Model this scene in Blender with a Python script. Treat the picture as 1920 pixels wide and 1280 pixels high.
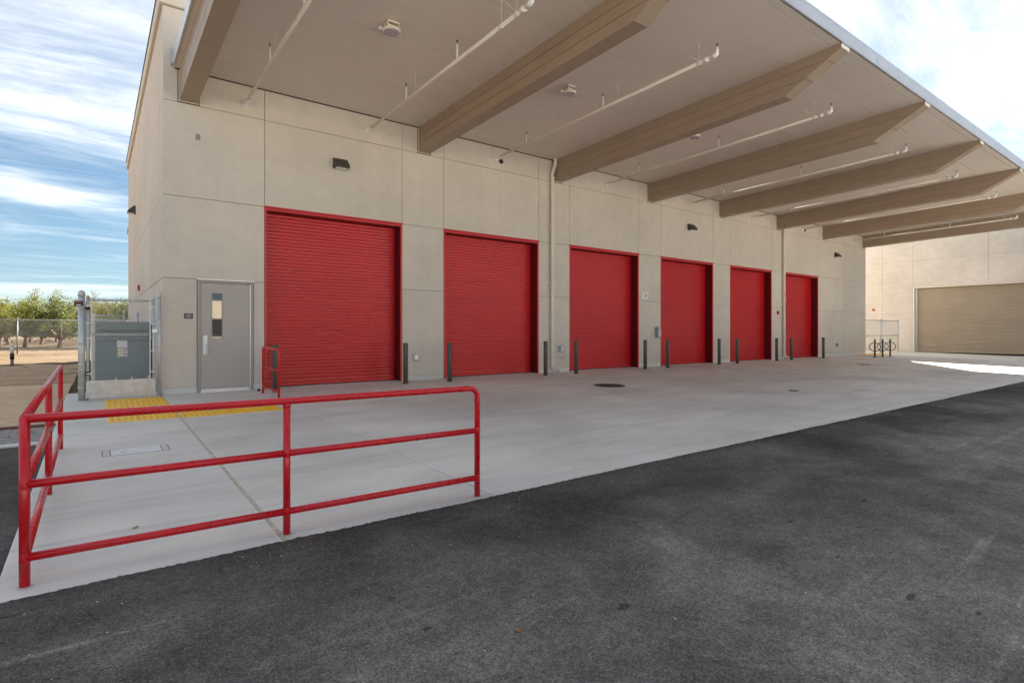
import bpy, bmesh, math, random
from mathutils import Vector, Matrix
random.seed(7)
R = math.radians
for o in list(bpy.data.objects): bpy.data.objects.remove(o)
sc = bpy.context.scene
C = sc.collection

# ------------------------------------------------------------------ camera
CAM_Z = 1.18
cam_d = bpy.data.cameras.new('camera'); cam = bpy.data.objects.new('camera', cam_d); C.objects.link(cam)
cam.location = (0, 0, CAM_Z)
cam.rotation_euler = (R(90), 0, -math.atan(782/1043))
cam_d.sensor_width = 36.0; cam_d.lens = 1043/1920*36.0
cam_d.shift_y = -18/1920
cam_d.clip_start = 0.05; cam_d.clip_end = 4000
sc.camera = cam
sc.render.resolution_x = 1024; sc.render.resolution_y = 682

# ------------------------------------------------------------------ light
SUN_EL = R(27.5); SUN_AZ = math.atan2(0.8, 0.6)        # towards +X +Y, behind the building
SUN = Vector((math.cos(SUN_EL)*math.sin(SUN_AZ), math.cos(SUN_EL)*math.cos(SUN_AZ), math.sin(SUN_EL)))
SKY_STRENGTH = 0.05
EXPOSURE = 2.82
SUN_STRENGTH = 5.0
w = bpy.data.worlds.new('World'); sc.world = w; w.use_nodes = True
wt = w.node_tree; wt.nodes.clear()
def wn(t, **k):
    n = wt.nodes.new(t)
    for a, b in k.items(): setattr(n, a, b)
    return n
def wl(a, b): wt.links.new(a, b)
def wmath(op, a, b=None, c=None, clamp=False):
    n = wn('ShaderNodeMath', operation=op); n.use_clamp = clamp
    for i, v in enumerate((a, b, c)):
        if v is None: continue
        if isinstance(v, (int, float)): n.inputs[i].default_value = v
        else: wl(v, n.inputs[i])
    return n.outputs[0]
wo = wn('ShaderNodeOutputWorld'); bg = wn('ShaderNodeBackground'); bg.inputs['Strength'].default_value = SKY_STRENGTH
sky = wn('ShaderNodeTexSky', sky_type='NISHITA'); sky.sun_disc = False
sky.sun_elevation = SUN_EL; sky.sun_rotation = SUN_AZ
sky.altitude = 60; sky.air_density = 1.0; sky.dust_density = 0.1; sky.ozone_density = 2.0
tc = wn('ShaderNodeTexCoord')
sep = wn('ShaderNodeSeparateXYZ'); wl(tc.outputs['Generated'], sep.inputs[0])
zc = wmath('ADD', wmath('MAXIMUM', sep.outputs[2], 0.0), 0.09)
px = wmath('DIVIDE', sep.outputs[0], zc); py = wmath('DIVIDE', sep.outputs[1], zc)
cmb = wn('ShaderNodeCombineXYZ'); wl(px, cmb.inputs[0]); wl(py, cmb.inputs[1])
def cloud(rot, sx, sy, scale, detail, rough, lo, hi, dist=0.4, off=0.0):
    mp = wn('ShaderNodeMapping'); mp.inputs['Rotation'].default_value = (0, 0, R(rot)); mp.inputs['Scale'].default_value = (sx, sy, 1)
    mp.inputs['Location'].default_value = (off, off*0.7, 0)
    wl(cmb.outputs[0], mp.inputs[0])
    nz = wn('ShaderNodeTexNoise'); nz.inputs['Scale'].default_value = scale; nz.inputs['Detail'].default_value = detail
    nz.inputs['Roughness'].default_value = rough; nz.inputs['Distortion'].default_value = dist
    wl(mp.outputs[0], nz.inputs['Vector'])
    rp = wn('ShaderNodeMapRange', interpolation_type='SMOOTHSTEP')
    rp.inputs['From Min'].default_value = lo; rp.inputs['From Max'].default_value = hi
    wl(nz.outputs['Fac'], rp.inputs['Value'])
    return rp.outputs[0]
OFF = 71.2
c1 = cloud(20, 0.55, 1.05, 0.60, 10, 0.60, 0.43, 0.68, 0.8, OFF)
c2 = cloud(34, 0.42, 1.7, 1.6, 9, 0.68, 0.42, 0.80, 1.6, 7.7)
c3 = cloud(24, 0.7, 1.3, 3.0, 8, 0.66, 0.35, 0.75, 0.9, 1.3)
hor = wn('ShaderNodeMapRange'); hor.inputs['From Min'].default_value = 0.0; hor.inputs['From Max'].default_value = 0.17
hor.inputs['To Min'].default_value = 0.30; hor.inputs['To Max'].default_value = 1.0; wl(sep.outputs[2], hor.inputs['Value'])
cov = wmath('ADD', wmath('MULTIPLY', c1, wmath('MULTIPLY_ADD', c3, 0.35, 0.50)), wmath('MULTIPLY', c2, 0.24))
# thin cloud scatters sunlight forwards: denser-looking and brighter round the sun
vd = wn('ShaderNodeVectorMath', operation='DOT_PRODUCT'); wl(tc.outputs['Generated'], vd.inputs[0]); vd.inputs[1].default_value = SUN
fw = wmath('POWER', wmath('MAXIMUM', vd.outputs['Value'], 0.0), 10.0)
cov = wmath('ADD', wmath('MULTIPLY', cov, hor.outputs[0]), wmath('MULTIPLY', fw, 0.22))
cov = wmath('MINIMUM', cov, 0.94)
cb = wmath('MULTIPLY_ADD', fw, 2.5, 5.5)
ccol = wn('ShaderNodeCombineXYZ'); wl(cb, ccol.inputs[0]); wl(wmath('MULTIPLY', cb, 0.985), ccol.inputs[1]); wl(wmath('MULTIPLY', cb, 0.96), ccol.inputs[2])
mx = wn('ShaderNodeMix', data_type='RGBA'); wl(cov, mx.inputs['Factor']); gm = wn('ShaderNodeGamma'); gm.inputs['Gamma'].default_value = 0.70; wl(sky.outputs[0], gm.inputs['Color'])
sm_ = wn('ShaderNodeVectorMath', operation='MULTIPLY'); sm_.inputs[1].default_value = (0.40, 0.51, 0.59); wl(gm.outputs[0], sm_.inputs[0])
wl(sm_.outputs[0], mx.inputs['A']); wl(ccol.outputs[0], mx.inputs['B'])
wl(mx.outputs['Result'], bg.inputs['Color']); wl(bg.outputs[0], wo.inputs[0])

sd = bpy.data.lights.new('sun', 'SUN'); sd.energy = SUN_STRENGTH; sd.angle = R(0.55); sd.color = (1.0, 0.94, 0.85)
so = bpy.data.objects.new('sun', sd); C.objects.link(so)
so.rotation_euler = (-SUN).to_track_quat('-Z', 'Y').to_euler(); so.location = (60, 45, 40)

vs = sc.view_settings
vs.view_transform = 'Standard'; vs.look = 'None'; vs.exposure = EXPOSURE; vs.gamma = 1.0; vs.use_curve_mapping = False
sc.cycles.max_bounces = 10; sc.cycles.diffuse_bounces = 5; sc.cycles.glossy_bounces = 4; sc.cycles.transparent_max_bounces = 8
sc.cycles.sample_clamp_indirect = 8.0
sc.cycles.use_denoising = True

# ------------------------------------------------------------------ materials
class NT:
    def __init__(s, name):
        s.m = bpy.data.materials.new(name); s.m.use_nodes = True; s.t = s.m.node_tree; s.t.nodes.clear()
        s.out = s.n('ShaderNodeOutputMaterial'); s.b = s.n('ShaderNodeBsdfPrincipled'); s.l(s.b.outputs[0], s.out.inputs[0])
        g = s.n('ShaderNodeNewGeometry'); s.pos = g.outputs['Position']
    def n(s, t, **k):
        n = s.t.nodes.new(t)
        for a, b in k.items(): setattr(n, a, b)
        return n
    def l(s, a, b): s.t.links.new(a, b)
    def put(s, v, sock):
        if isinstance(v, (int, float)): sock.default_value = v
        elif isinstance(v, (tuple, list)): sock.default_value = (*v, 1.0) if len(v) == 3 and len(sock.default_value) == 4 else v
        else: s.l(v, sock)
    def vec(s, scale=(1,1,1), rot=(0,0,0), loc=(0,0,0), src=None):
        mp = s.n('ShaderNodeMapping'); mp.inputs['Scale'].default_value = scale; mp.inputs['Rotation'].default_value = rot; mp.inputs['Location'].default_value = loc
        s.l(src or s.pos, mp.inputs[0]); return mp.outputs[0]
    def noise(s, scale, detail=4, rough=0.55, vec=None, dist=0.0):
        n = s.n('ShaderNodeTexNoise'); n.inputs['Scale'].default_value = scale; n.inputs['Detail'].default_value = detail
        n.inputs['Roughness'].default_value = rough; n.inputs['Distortion'].default_value = dist
        s.l(vec or s.pos, n.inputs['Vector']); return n.outputs['Fac']
    def vor(s, scale, vec=None, feature='F1', out='Distance', rnd=1.0):
        n = s.n('ShaderNodeTexVoronoi', feature=feature); n.inputs['Scale'].default_value = scale; n.inputs['Randomness'].default_value = rnd
        s.l(vec or s.pos, n.inputs['Vector']); return n.outputs[out]
    def rng(s, v, a, b, c=0.0, d=1.0, smooth=False):
        n = s.n('ShaderNodeMapRange', interpolation_type='SMOOTHSTEP' if smooth else 'LINEAR')
        for k, x in zip(('From Min','From Max','To Min','To Max'), (a, b, c, d)): n.inputs[k].default_value = x
        s.l(v, n.inputs['Value']); return n.outputs[0]
    def math(s, op, a, b=0.0, c=None):
        n = s.n('ShaderNodeMath', operation=op); s.put(a, n.inputs[0]); s.put(b, n.inputs[1])
        if c is not None: s.put(c, n.inputs[2])
        return n.outputs[0]
    def mix(s, f, a, b, mode='MIX'):
        n = s.n('ShaderNodeMix', data_type='RGBA', blend_type=mode); s.put(f, n.inputs['Factor']); s.put(a, n.inputs['A']); s.put(b, n.inputs['B']); return n.outputs['Result']
    def scale(s, col, f):          # multiply a colour by a scalar
        n = s.n('ShaderNodeVectorMath', operation='SCALE'); 
        if isinstance(col, tuple): n.inputs[0].default_value = col
        else: s.l(col, n.inputs[0])
        s.put(f, n.inputs['Scale']); return n.outputs[0]
    def bump(s, h, strength=0.3, dist=0.01):
        n = s.n('ShaderNodeBump'); n.inputs['Strength'].default_value = strength; n.inputs['Distance'].default_value = dist
        s.l(h, n.inputs['Height']); s.l(n.outputs[0], s.b.inputs['Normal'])
    def fin(s, col=None, rough=None, metal=None, spec=None):
        if col is not None: s.put(col, s.b.inputs['Base Color'])
        if rough is not None: s.put(rough, s.b.inputs['Roughness'])
        if metal is not None: s.put(metal, s.b.inputs['Metallic'])
        if spec is not None: s.put(spec, s.b.inputs['Specular IOR Level'])
        return s.m
    def rnd(s): return s.n('ShaderNodeObjectInfo').outputs['Random']

M = {}
def painted(name, col, rough=0.4, metal=0.0, var=0.08, nscale=6.0, spec=0.5, fine=0.0, obj_var=0.0):
    t = NT(name)
    v = t.rng(t.noise(nscale, 5), 0.3, 0.7, 1-var, 1+var)
    if obj_var: v = t.math('MULTIPLY', v, t.rng(t.rnd(), 0, 1, 1-obj_var, 1+obj_var))
    r = t.rng(t.noise(nscale*3, 4), 0.3, 0.7, rough-0.06, rough+0.08)
    if fine: t.bump(t.noise(220, 3), fine, 0.002)
    M[name] = t.fin(t.scale(col, v), r, metal, spec); return t

# stucco: sand-finished, softly mottled, a few darker runs
t = NT('stucco')
big = t.rng(t.noise(0.55, 5, 0.6), 0.3, 0.7, 0.93, 1.06)
mid = t.rng(t.noise(5, 6, 0.65), 0.25, 0.75, 0.95, 1.05)
grain = t.rng(t.noise(160, 3, 0.7), 0.25, 0.75, 0.90, 1.09)
run = t.rng(t.noise(1.0, 5, 0.6, t.vec((3.2, 3.2, 0.22))), 0.5, 0.8, 1.0, 0.95, True)
pv = t.rng(t.rnd(), 0, 1, 0.975, 1.025)
f = t.math('MULTIPLY', t.math('MULTIPLY', big, mid), t.math('MULTIPLY', t.math('MULTIPLY', grain, run), pv))
pit = t.rng(t.vor(55), 0.0, 0.10, 0.80, 1.0, True)
f = t.math('MULTIPLY', f, pit)
t.bump(t.math('ADD', t.noise(170, 4, 0.7), t.math('MULTIPLY', t.noise(30, 3), 0.6)), 0.35, 0.004)
M['stucco'] = t.fin(t.scale((0.62, 0.565, 0.495), f), 0.9, 0, 0.25)
# board-marked concrete wall of the far building
t = NT('tilt_concrete')
f = t.math('MULTIPLY', t.rng(t.noise(0.5, 6, 0.65), 0.3, 0.7, 0.86, 1.1), t.rng(t.noise(2.2, 6, 0.7, t.vec((1, 1, 1.8))), 0.3, 0.7, 0.93, 1.07))
f = t.math('MULTIPLY', f, t.rng(t.rnd(), 0, 1, 0.96, 1.04))
t.bump(t.noise(60, 4), 0.2, 0.004)
M['tilt_concrete'] = t.fin(t.scale((0.58, 0.525, 0.46), f), 0.88, 0, 0.25)
# concrete paving
def concrete(name, col, k=1.0):
    t = NT(name)
    cl = t.rng(t.noise(0.45, 6, 0.62, None, 0.4), 0.36, 0.66, 1-0.12*k, 1+0.06*k)
    st = t.rng(t.noise(1.6, 6, 0.68, t.vec((0.35, 1.5, 1), (0,0,R(8)))), 0.40, 0.68, 1+0.04*k, 1-0.09*k)
    tr = t.rng(t.noise(4.0, 5, 0.7, t.vec((0.25, 2.4, 1), (0,0,R(-14))), 0.6), 0.50, 0.70, 1.0, 1-0.10*k, True)
    sp = t.rng(t.noise(95, 3, 0.7), 0.3, 0.7, 1-0.035*k, 1+0.035*k)
    spots = t.rng(t.vor(1.15), 0.0, 0.045, 0.80, 1.0, True)
    pv = t.rng(t.rnd(), 0, 1, 0.96, 1.04)
    f = t.math('MULTIPLY', t.math('MULTIPLY', cl, st), t.math('MULTIPLY', tr, sp))
    f = t.math('MULTIPLY', f, t.math('MULTIPLY', spots, pv))
    tyre = t.rng(t.noise(0.9, 6, 0.6, t.vec((0.12, 1.3, 1), (0,0,R(-24)), (4, 2, 0)), 1.4), 0.60, 0.72, 1.0, 0.86, True)
    f = t.math('MULTIPLY', f, tyre)
    wht = t.rng(t.noise(0.9, 7, 0.72, t.vec((0.6, 1.4, 1))), 0.62, 0.78, 0.0, 0.25, True)
    col2 = t.mix(wht, t.scale(col, f), (0.74, 0.71, 0.67))
    t.bump(t.math('ADD', t.noise(70, 4), t.noise(9, 4)), 0.12, 0.004)
    r = t.rng(t.noise(1.2, 5), 0.3, 0.7, 0.55, 0.82)
    M[name] = t.fin(col2, r, 0, 0.4)
concrete('concrete', (0.735, 0.695, 0.63), 1.2)
concrete('bounce_grout_concrete', (0.55, 0.53, 0.49))  # grout rings, and the added bounce surface behind the camera
concrete('stem_concrete', (0.66, 0.645, 0.61), 0.7)
t = NT('joint_filler'); M['joint_filler'] = t.fin(t.scale((0.58, 0.50, 0.385), t.rng(t.noise(14, 5), 0.3, 0.7, 0.75, 1.2)), 0.9)
M['joint_dark'] = NT('joint_dark').fin((0.16, 0.15, 0.135), 0.95)
M['joint_stucco'] = NT('joint_stucco').fin((0.30, 0.255, 0.205), 0.95)
M['recess_grey'] = NT('recess_grey').fin((0.33, 0.32, 0.30), 0.9)
# asphalt: dark binder, pale aggregate, dusty clouds, scuffs and tar spots
t = NT('asphalt')
def chan(v, i):
    q = t.n('ShaderNodeSeparateColor'); t.l(v, q.inputs[0]); return q.outputs[i]
ag = t.vor(150, out='Color')
stone = t.rng(chan(ag, 0), 0.0, 1.0, 0.60, 1.40)
pale_stone = t.rng(chan(ag, 1), 0.965, 0.975, 0.0, 1.0)  # a few aggregate stones take the pale colour
big = t.rng(t.noise(0.42, 7, 0.62, None, 0.6), 0.36, 0.66, 0.66, 1.42, True)
mid = t.rng(t.noise(2.6, 7, 0.72), 0.28, 0.72, 0.70, 1.34)
sml = t.rng(t.noise(16, 5, 0.75), 0.28, 0.72, 0.74, 1.28)
fine = t.rng(t.noise(60, 4, 0.75), 0.3, 0.7, 0.70, 1.30)
scr = t.rng(t.noise(1.6, 7, 0.70, t.vec((0.10, 1.9, 1), (0,0,R(24))), 1.0), 0.57, 0.72, 0.0, 1.0, True)
scr2 = t.rng(t.noise(1.2, 7, 0.70, t.vec((1.7, 0.10, 1), (0,0,R(-33))), 1.2), 0.58, 0.74, 0.0, 1.0, True)
f = t.math('MULTIPLY', t.math('MULTIPLY', stone, big), t.math('MULTIPLY', mid, t.math('MULTIPLY', fine, sml)))
f = t.math('MULTIPLY', f, t.math('MULTIPLY_ADD', t.math('ADD', scr, scr2), 0.75, 0.90))
sy = t.n('ShaderNodeSeparateXYZ'); t.l(t.pos, sy.inputs[0])
ed = t.math('ADD', sy.outputs[1], t.rng(t.noise(0.7, 6, 0.6, t.vec((0.5, 1, 1))), 0.3, 0.7, -0.8, 0.8))
f = t.math('MULTIPLY', f, t.rng(ed, 1.9, 3.6, 1.12, 0.52, True))
tar = t.rng(t.noise(4.6, 3, 0.5, t.vec((0.8, 1.8, 1), loc=(3.7, 9.1, 0))), 0.255, 0.30, 0.42, 1.0, True)
f = t.math('MULTIPLY', f, tar)
ac = t.mix(t.math('MULTIPLY', pale_stone, 0.45), t.scale((0.180, 0.163, 0.146), f), (0.40, 0.37, 0.33))
t.bump(t.math('ADD', t.math('MULTIPLY', t.vor(125), 1.0), t.noise(70, 3)), 0.75, 0.008)
M['asphalt'] = t.fin(ac, t.rng(t.noise(4, 5), 0.3, 0.7, 0.80, 0.95), 0, 0.2)
# soils
def soil(name, col, c2, sc1=0.6, fine=60, bump=0.6):
    t = NT(name)
    a = t.noise(sc1, 7, 0.65); b = t.noise(fine, 4, 0.7); m_ = t.noise(6, 5, 0.7)
    c = t.mix(t.rng(a, 0.35, 0.65, 0, 1, True), col, c2)
    f = t.math('MULTIPLY', t.rng(b, 0.25, 0.75, 0.75, 1.22), t.rng(m_, 0.3, 0.7, 0.84, 1.14))
    t.bump(t.math('ADD', t.math('MULTIPLY', m_, 2.0), b), bump, 0.02)
    M[name] = t.fin(t.scale(c, f), 0.95, 0, 0.15)
soil('ground_dirt', (0.130, 0.085, 0.044), (0.095, 0.062, 0.033), 0.25, 30)
soil('path_dirt', (0.66, 0.48, 0.32), (0.58, 0.42, 0.275), 0.5, 90, 0.3)
soil('shaded_soil', (0.39, 0.275, 0.175), (0.48, 0.345, 0.225), 0.7, 40)  # soil tone raised because it lies in the building's shade
t = NT('gravel'); cc = t.n('ShaderNodeSeparateColor'); t.l(t.vor(45, out='Color'), cc.inputs[0])
t.bump(t.vor(45), 0.8, 0.02); M['gravel'] = t.fin(t.scale((0.33, 0.31, 0.285), t.rng(cc.outputs[0], 0, 1, 0.5, 1.6)), 0.9, 0, 0.2)

t = NT('red_paint')
v = t.math('MULTIPLY', t.rng(t.noise(0.9, 4, 0.5), 0.3, 0.7, 0.95, 1.05), t.rng(t.rnd(), 0, 1, 0.975, 1.025))
M['red_paint'] = t.fin(t.scale((0.54, 0.008, 0.013), v), 0.33, 0, 0.5)
t = NT('red_rail')
v = t.rng(t.noise(5, 5, 0.6), 0.3, 0.7, 0.95, 1.05)
sc_ = t.rng(t.noise(38, 5, 0.75, t.vec((1, 1, 1), loc=(2, 5, 1))), 0.70, 0.74, 0.0, 0.35, True)
c = t.mix(sc_, t.scale((0.60, 0.009, 0.016), v), (0.60, 0.30, 0.28))
M['red_rail'] = t.fin(c, t.rng(t.noise(14, 4), 0.3, 0.7, 0.24, 0.34), 0, 0.5)
painted('shaded_red', (0.15, 0.006, 0.010), 0.45, 0, 0.05, 3, 0.3)  # the door red, darkened to paint in the shade of the recess
painted('soffit_metal', (0.67, 0.605, 0.53), 0.42, 0, 0.03, 0.8, 0.4, obj_var=0.015)
painted('beam_metal', (0.335, 0.255, 0.185), 0.45, 0, 0.05, 1.2, 0.4)
painted('fascia_metal', (0.56, 0.565, 0.60), 0.32, 0.55, 0.05, 1.5)
painted('galvanized', (0.56, 0.58, 0.59), 0.50, 0.5, 0.14, 16)
painted('fence_steel', (0.20, 0.21, 0.21), 0.6, 0.3, 0.1, 8)
painted('galvanized_plate', (0.50, 0.50, 0.50), 0.42, 0.5, 0.18, 7)
painted('wire', (0.52, 0.54, 0.54), 0.5, 0.2, 0.1, 20)
painted('pipe_paint', (0.74, 0.68, 0.59), 0.65, 0, 0.05, 4, 0.2)
painted('white_part', (0.80, 0.80, 0.78), 0.4, 0, 0.04, 4)
painted('door_grey', (0.40, 0.365, 0.345), 0.38, 0, 0.035, 2)
painted('frame_grey', (0.33, 0.30, 0.275), 0.42, 0, 0.05, 3)
painted('steel', (0.72, 0.72, 0.72), 0.42, 0.5, 0.04, 8)
painted('bronze', (0.055, 0.047, 0.040), 0.5, 0.1, 0.10, 5)
painted('bollard', (0.088, 0.079, 0.064), 0.45, 0, 0.08, 7, obj_var=0.05)
painted('black', (0.018, 0.016, 0.016), 0.5, 0, 0.08, 7)
painted('dark_void', (0.012, 0.012, 0.012), 0.9, 0, 0.0, 7)
painted('cast_iron', (0.060, 0.058, 0.058), 0.6, 0.3, 0.35, 30)
painted('tactile_yellow', (0.98, 0.53, 0.008), 0.5, 0, 0.07, 6)
painted('tan_door', (0.37, 0.30, 0.222), 0.45, 0, 0.05, 1.5)
painted('cream_trim', (0.68, 0.60, 0.48), 0.5, 0, 0.05, 2)
painted('cabinet', (0.20, 0.245, 0.25), 0.42, 0, 0.05, 3)
painted('box_grey', (0.24, 0.26, 0.275), 0.45, 0, 0.05, 6)
painted('sign_plate', (0.085, 0.068, 0.075), 0.5, 0, 0.04, 6)
painted('horn_red', (0.35, 0.02, 0.025), 0.35, 0, 0.04, 6)
painted('orange', (0.75, 0.12, 0.03), 0.4, 0, 0.04, 6)
painted('warn_yellow', (0.85, 0.62, 0.02), 0.5, 0, 0.03, 6)
painted('lens', (0.42, 0.37, 0.42), 0.22, 0, 0.02, 6)
painted('lid_concrete', (0.80, 0.79, 0.77), 0.75, 0, 0.05, 12, fine=0.2)
painted('wood_edge', (0.17, 0.085, 0.05), 0.85, 0, 0.25, 7)
painted('roof_tan', (0.58, 0.43, 0.30), 0.8, 0, 0.12, 7)
painted('bark', (0.17, 0.095, 0.06), 0.9, 0, 0.3, 12)
painted('opposite_wall', (0.62, 0.52, 0.39), 0.9, 0, 0.08, 0.4)
painted('dry_leaf', (0.33, 0.17, 0.05), 0.8, 0, 0.3, 40)
painted('parapet_roof', (0.5, 0.49, 0.47), 0.8, 0, 0.08, 1)
t = NT('window_glass'); M['window_glass'] = t.fin((0.15, 0.155, 0.155), 0.02, 0.75, 0.5)
def leafmat(name, a, b):
    t = NT(name); r = t.rng(t.noise(2.2, 4), 0.3, 0.7, 0, 1)
    c = t.mix(r, a, b); c = t.scale(c, t.rng(t.rnd(), 0, 1, 0.85, 1.2))
    t.fin(c, 0.55, 0, 0.3)
    tr = t.n('ShaderNodeBsdfTranslucent'); t.l(c, tr.inputs[0])
    ms = t.n('ShaderNodeMixShader'); ms.inputs[0].default_value = 0.45; t.l(t.b.outputs[0], ms.inputs[1]); t.l(tr.outputs[0], ms.inputs[2]); t.l(ms.outputs[0], t.out.inputs[0])
    M[name] = t.m
leafmat('leaf_olive', (0.115, 0.125, 0.022), (0.07, 0.09, 0.016))
leafmat('leaf_yellow', (0.165, 0.155, 0.026), (0.10, 0.115, 0.02))
leafmat('leaf_dry', (0.155, 0.135, 0.042), (0.10, 0.10, 0.03))

# ------------------------------------------------------------------ helpers
class MB:
    def __init__(s): s.v = []; s.f = []; s.sm = []
    def add(s, v, f, smooth=False):
        o = len(s.v); s.v += [tuple(p) for p in v]; s.f += [tuple(i+o for i in q) for q in f]; s.sm += [smooth]*len(f); return s
    def box(s, x0, x1, y0, y1, z0, z1, b=0.0):
        if b <= 0:
            v = [(x,y,z) for x in (x0,x1) for y in (y0,y1) for z in (z0,z1)]
            return s.add(v, [(0,1,3,2),(4,6,7,5),(0,4,5,1),(2,3,7,6),(0,2,6,4),(1,5,7,3)])
        bm = bmesh.new(); bmesh.ops.create_cube(bm, size=1)
        for q in bm.verts: q.co = Vector((x0+(q.co.x+.5)*(x1-x0), y0+(q.co.y+.5)*(y1-y0), z0+(q.co.z+.5)*(z1-z0)))
        bmesh.ops.bevel(bm, geom=bm.edges[:], offset=b, segments=1, affect='EDGES', profile=0.5)
        bm.verts.index_update()
        s.add([q.co for q in bm.verts], [[q.index for q in fc.verts] for fc in bm.faces]); bm.free(); return s
    def tube(s, pts, r, n=10, caps=True, smooth=True, closed=False):
        pts = [Vector(p) for p in pts]; m = len(pts); rings = []
        rr = r if isinstance(r, (list, tuple)) else [r]*m
        prev = None
        for i, p in enumerate(pts):
            if closed: d = (pts[(i+1)%m]-pts[i-1])
            elif i == 0: d = pts[1]-p
            elif i == m-1: d = p-pts[i-1]
            else: d = (pts[i+1]-p).normalized()+(p-pts[i-1]).normalized()
            d.normalize()
            if prev is None:
                a = Vector((0,0,1)) if abs(d.z) < 0.9 else Vector((1,0,0))
                u = d.cross(a).normalized()
            else: u = (prev - d*prev.dot(d)).normalized()
            prev = u; v_ = d.cross(u)
            k = 1.0
            if 0 < i < m-1 and not closed:
                c = (pts[i+1]-p).normalized().dot(d); k = 1.0/max(c, 0.6)
            rings.append([p + (u*math.cos(2*math.pi*j/n)+v_*math.sin(2*math.pi*j/n))*rr[i]*(k if False else 1.0) for j in range(n)])
        o = len(s.v); s.v += [tuple(q) for rg in rings for q in rg]
        segs = m if closed else m-1
        for i in range(segs):
            a, b = i*n, ((i+1)%m)*n
            for j in range(n):
                s.f.append((o+a+j, o+a+(j+1)%n, o+b+(j+1)%n, o+b+j)); s.sm.append(smooth)
        if caps and not closed:
            s.f.append(tuple(o+j for j in range(n))[::-1]); s.sm.append(False)
            s.f.append(tuple(o+(m-1)*n+j for j in range(n))); s.sm.append(False)
        return s
    def lathe(s, prof, c=(0,0,0), n=20, axis='Z', smooth=True):
        o = len(s.v)
        for r_, h_ in prof:
            for j in range(n):
                a = 2*math.pi*j/n; x, y = r_*math.cos(a), r_*math.sin(a)
                p = (x, y, h_) if axis == 'Z' else ((x, h_, y) if axis == 'Y' else (h_, x, y))
                s.v.append((c[0]+p[0], c[1]+p[1], c[2]+p[2]))
        for i in range(len(prof)-1):
            for j in range(n):
                s.f.append((o+i*n+j, o+i*n+(j+1)%n, o+(i+1)*n+(j+1)%n, o+(i+1)*n+j)); s.sm.append(smooth)
        s.f.append(tuple(o+j for j in range(n))); s.sm.append(False)
        s.f.append(tuple(o+(len(prof)-1)*n+j for j in range(n))); s.sm.append(False)
        return s
    def prism(s, poly, a, b, axis='X'):     # polygon in the two other axes, extruded along axis from a to b
        n = len(poly)
        def P(q, t): return (t, q[0], q[1]) if axis == 'X' else ((q[0], t, q[1]) if axis == 'Y' else (q[0], q[1], t))
        v = [P(q, a) for q in poly]+[P(q, b) for q in poly]
        f = [tuple(range(n)), tuple(range(2*n-1, n-1, -1))]+[(i, n+i, n+(i+1)%n, (i+1)%n) for i in range(n)]
        return s.add(v, f)
    def mesh(s, name, mat):
        me = bpy.data.meshes.new(name); me.from_pydata(s.v, [], s.f)
        me.polygons.foreach_set('use_smooth', s.sm)
        bm = bmesh.new(); bm.from_mesh(me); bmesh.ops.recalc_face_normals(bm, faces=bm.faces); bm.to_mesh(me); bm.free()
        me.materials.append(M[mat]); return me
    def build(s, name, mat, parent=None, **k):
        return link(name, s.mesh(name, mat), parent, **k)
def link(name, me, parent=None, loc=None, label=None, cat=None, group=None, kind=None):
    o = bpy.data.objects.new(name, me); C.objects.link(o)
    if parent is not None: o.parent = parent
    if loc is not None: o.location = loc
    tag(o, label, cat, group, kind); return o
def tag(o, label=None, cat=None, group=None, kind=None):
    for k, v in (('label', label), ('category', cat), ('group', group), ('kind', kind)):
        if v: o[k] = v
    return o
def empty(name, loc=(0,0,0), label=None, cat=None, group=None, rz=0):
    o = link(name, None, None, loc, label, cat, group); o.rotation_euler.z = rz; o.empty_display_size = 0.1; return o
def copy_tree(o, parent=None):
    c = o.copy(); C.objects.link(c); c.parent = parent
    for ch in list(o.children): copy_tree(ch, c)
    return c
def B(*a, **k): return MB().box(*a, **k)

# ------------------------------------------------------------------ measures
D = 12.274                       # the facade stands at y = D
X0, X1 = 1.016, 32.489           # its left and right corner
YB = 25.7                        # back of the tall part
SL = 0.0213
def zg(y):                       # height of the paved ground
    if y >= D: return 0.0
    if y >= 3.78: return -SL*(D-y)
    if y >= -8: return -SL*(D-3.78) - 0.008*(3.78-y)
    return -SL*(D-3.78) - 0.008*11.78
Z1, Z2, Z3 = 5.55, 3.765, 2.20   # stucco joints
SOF0, SOFK = 6.18, 0.0235        # soffit height at the wall, rise towards the eave
def zs(y): return SOF0 + SOFK*(D-y)
YE = 4.42                        # eave
DOORS = [(2.806,5.904),(7.048,10.156),(11.355,14.47),(15.618,18.71),(19.853,22.97),(24.08,27.167)]
BEAMS = [1.29, 6.345, 10.722, 14.943, 19.165, 23.418, 27.652, 32.15]
BW = 0.30

# ------------------------------------------------------------------ ground
def sheet(name, mat, xs, ys, zf, kind='structure', parent=None):
    v = [(x, y, zf(x, y)) for y in ys for x in xs]; n = len(xs)
    f = [(j*n+i, j*n+i+1, (j+1)*n+i+1, (j+1)*n+i) for j in range(len(ys)-1) for i in range(n-1)]
    return MB().add(v, f, True).build(name, mat, parent, kind=kind)
def lin(a, b, n): return [a+(b-a)*i/n for i in range(n+1)]
gx = [-1500,-500,-150,-60]+lin(-30,0,60)+[20,60,150,500,1500]
gy = [-1500,-400,-120,-60,-20,-8,3.78]+lin(8,48,100)+lin(52,110,24)+[150,250,500,1500]
rnd = random.Random(3)
def gz(x, y):
    z = zg(y)-0.045
    if y > 17 and x < 0.5: z += rnd.uniform(-0.035, 0.03)
    return z
sheet('ground', 'ground_dirt', gx, gy, gz)
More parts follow.
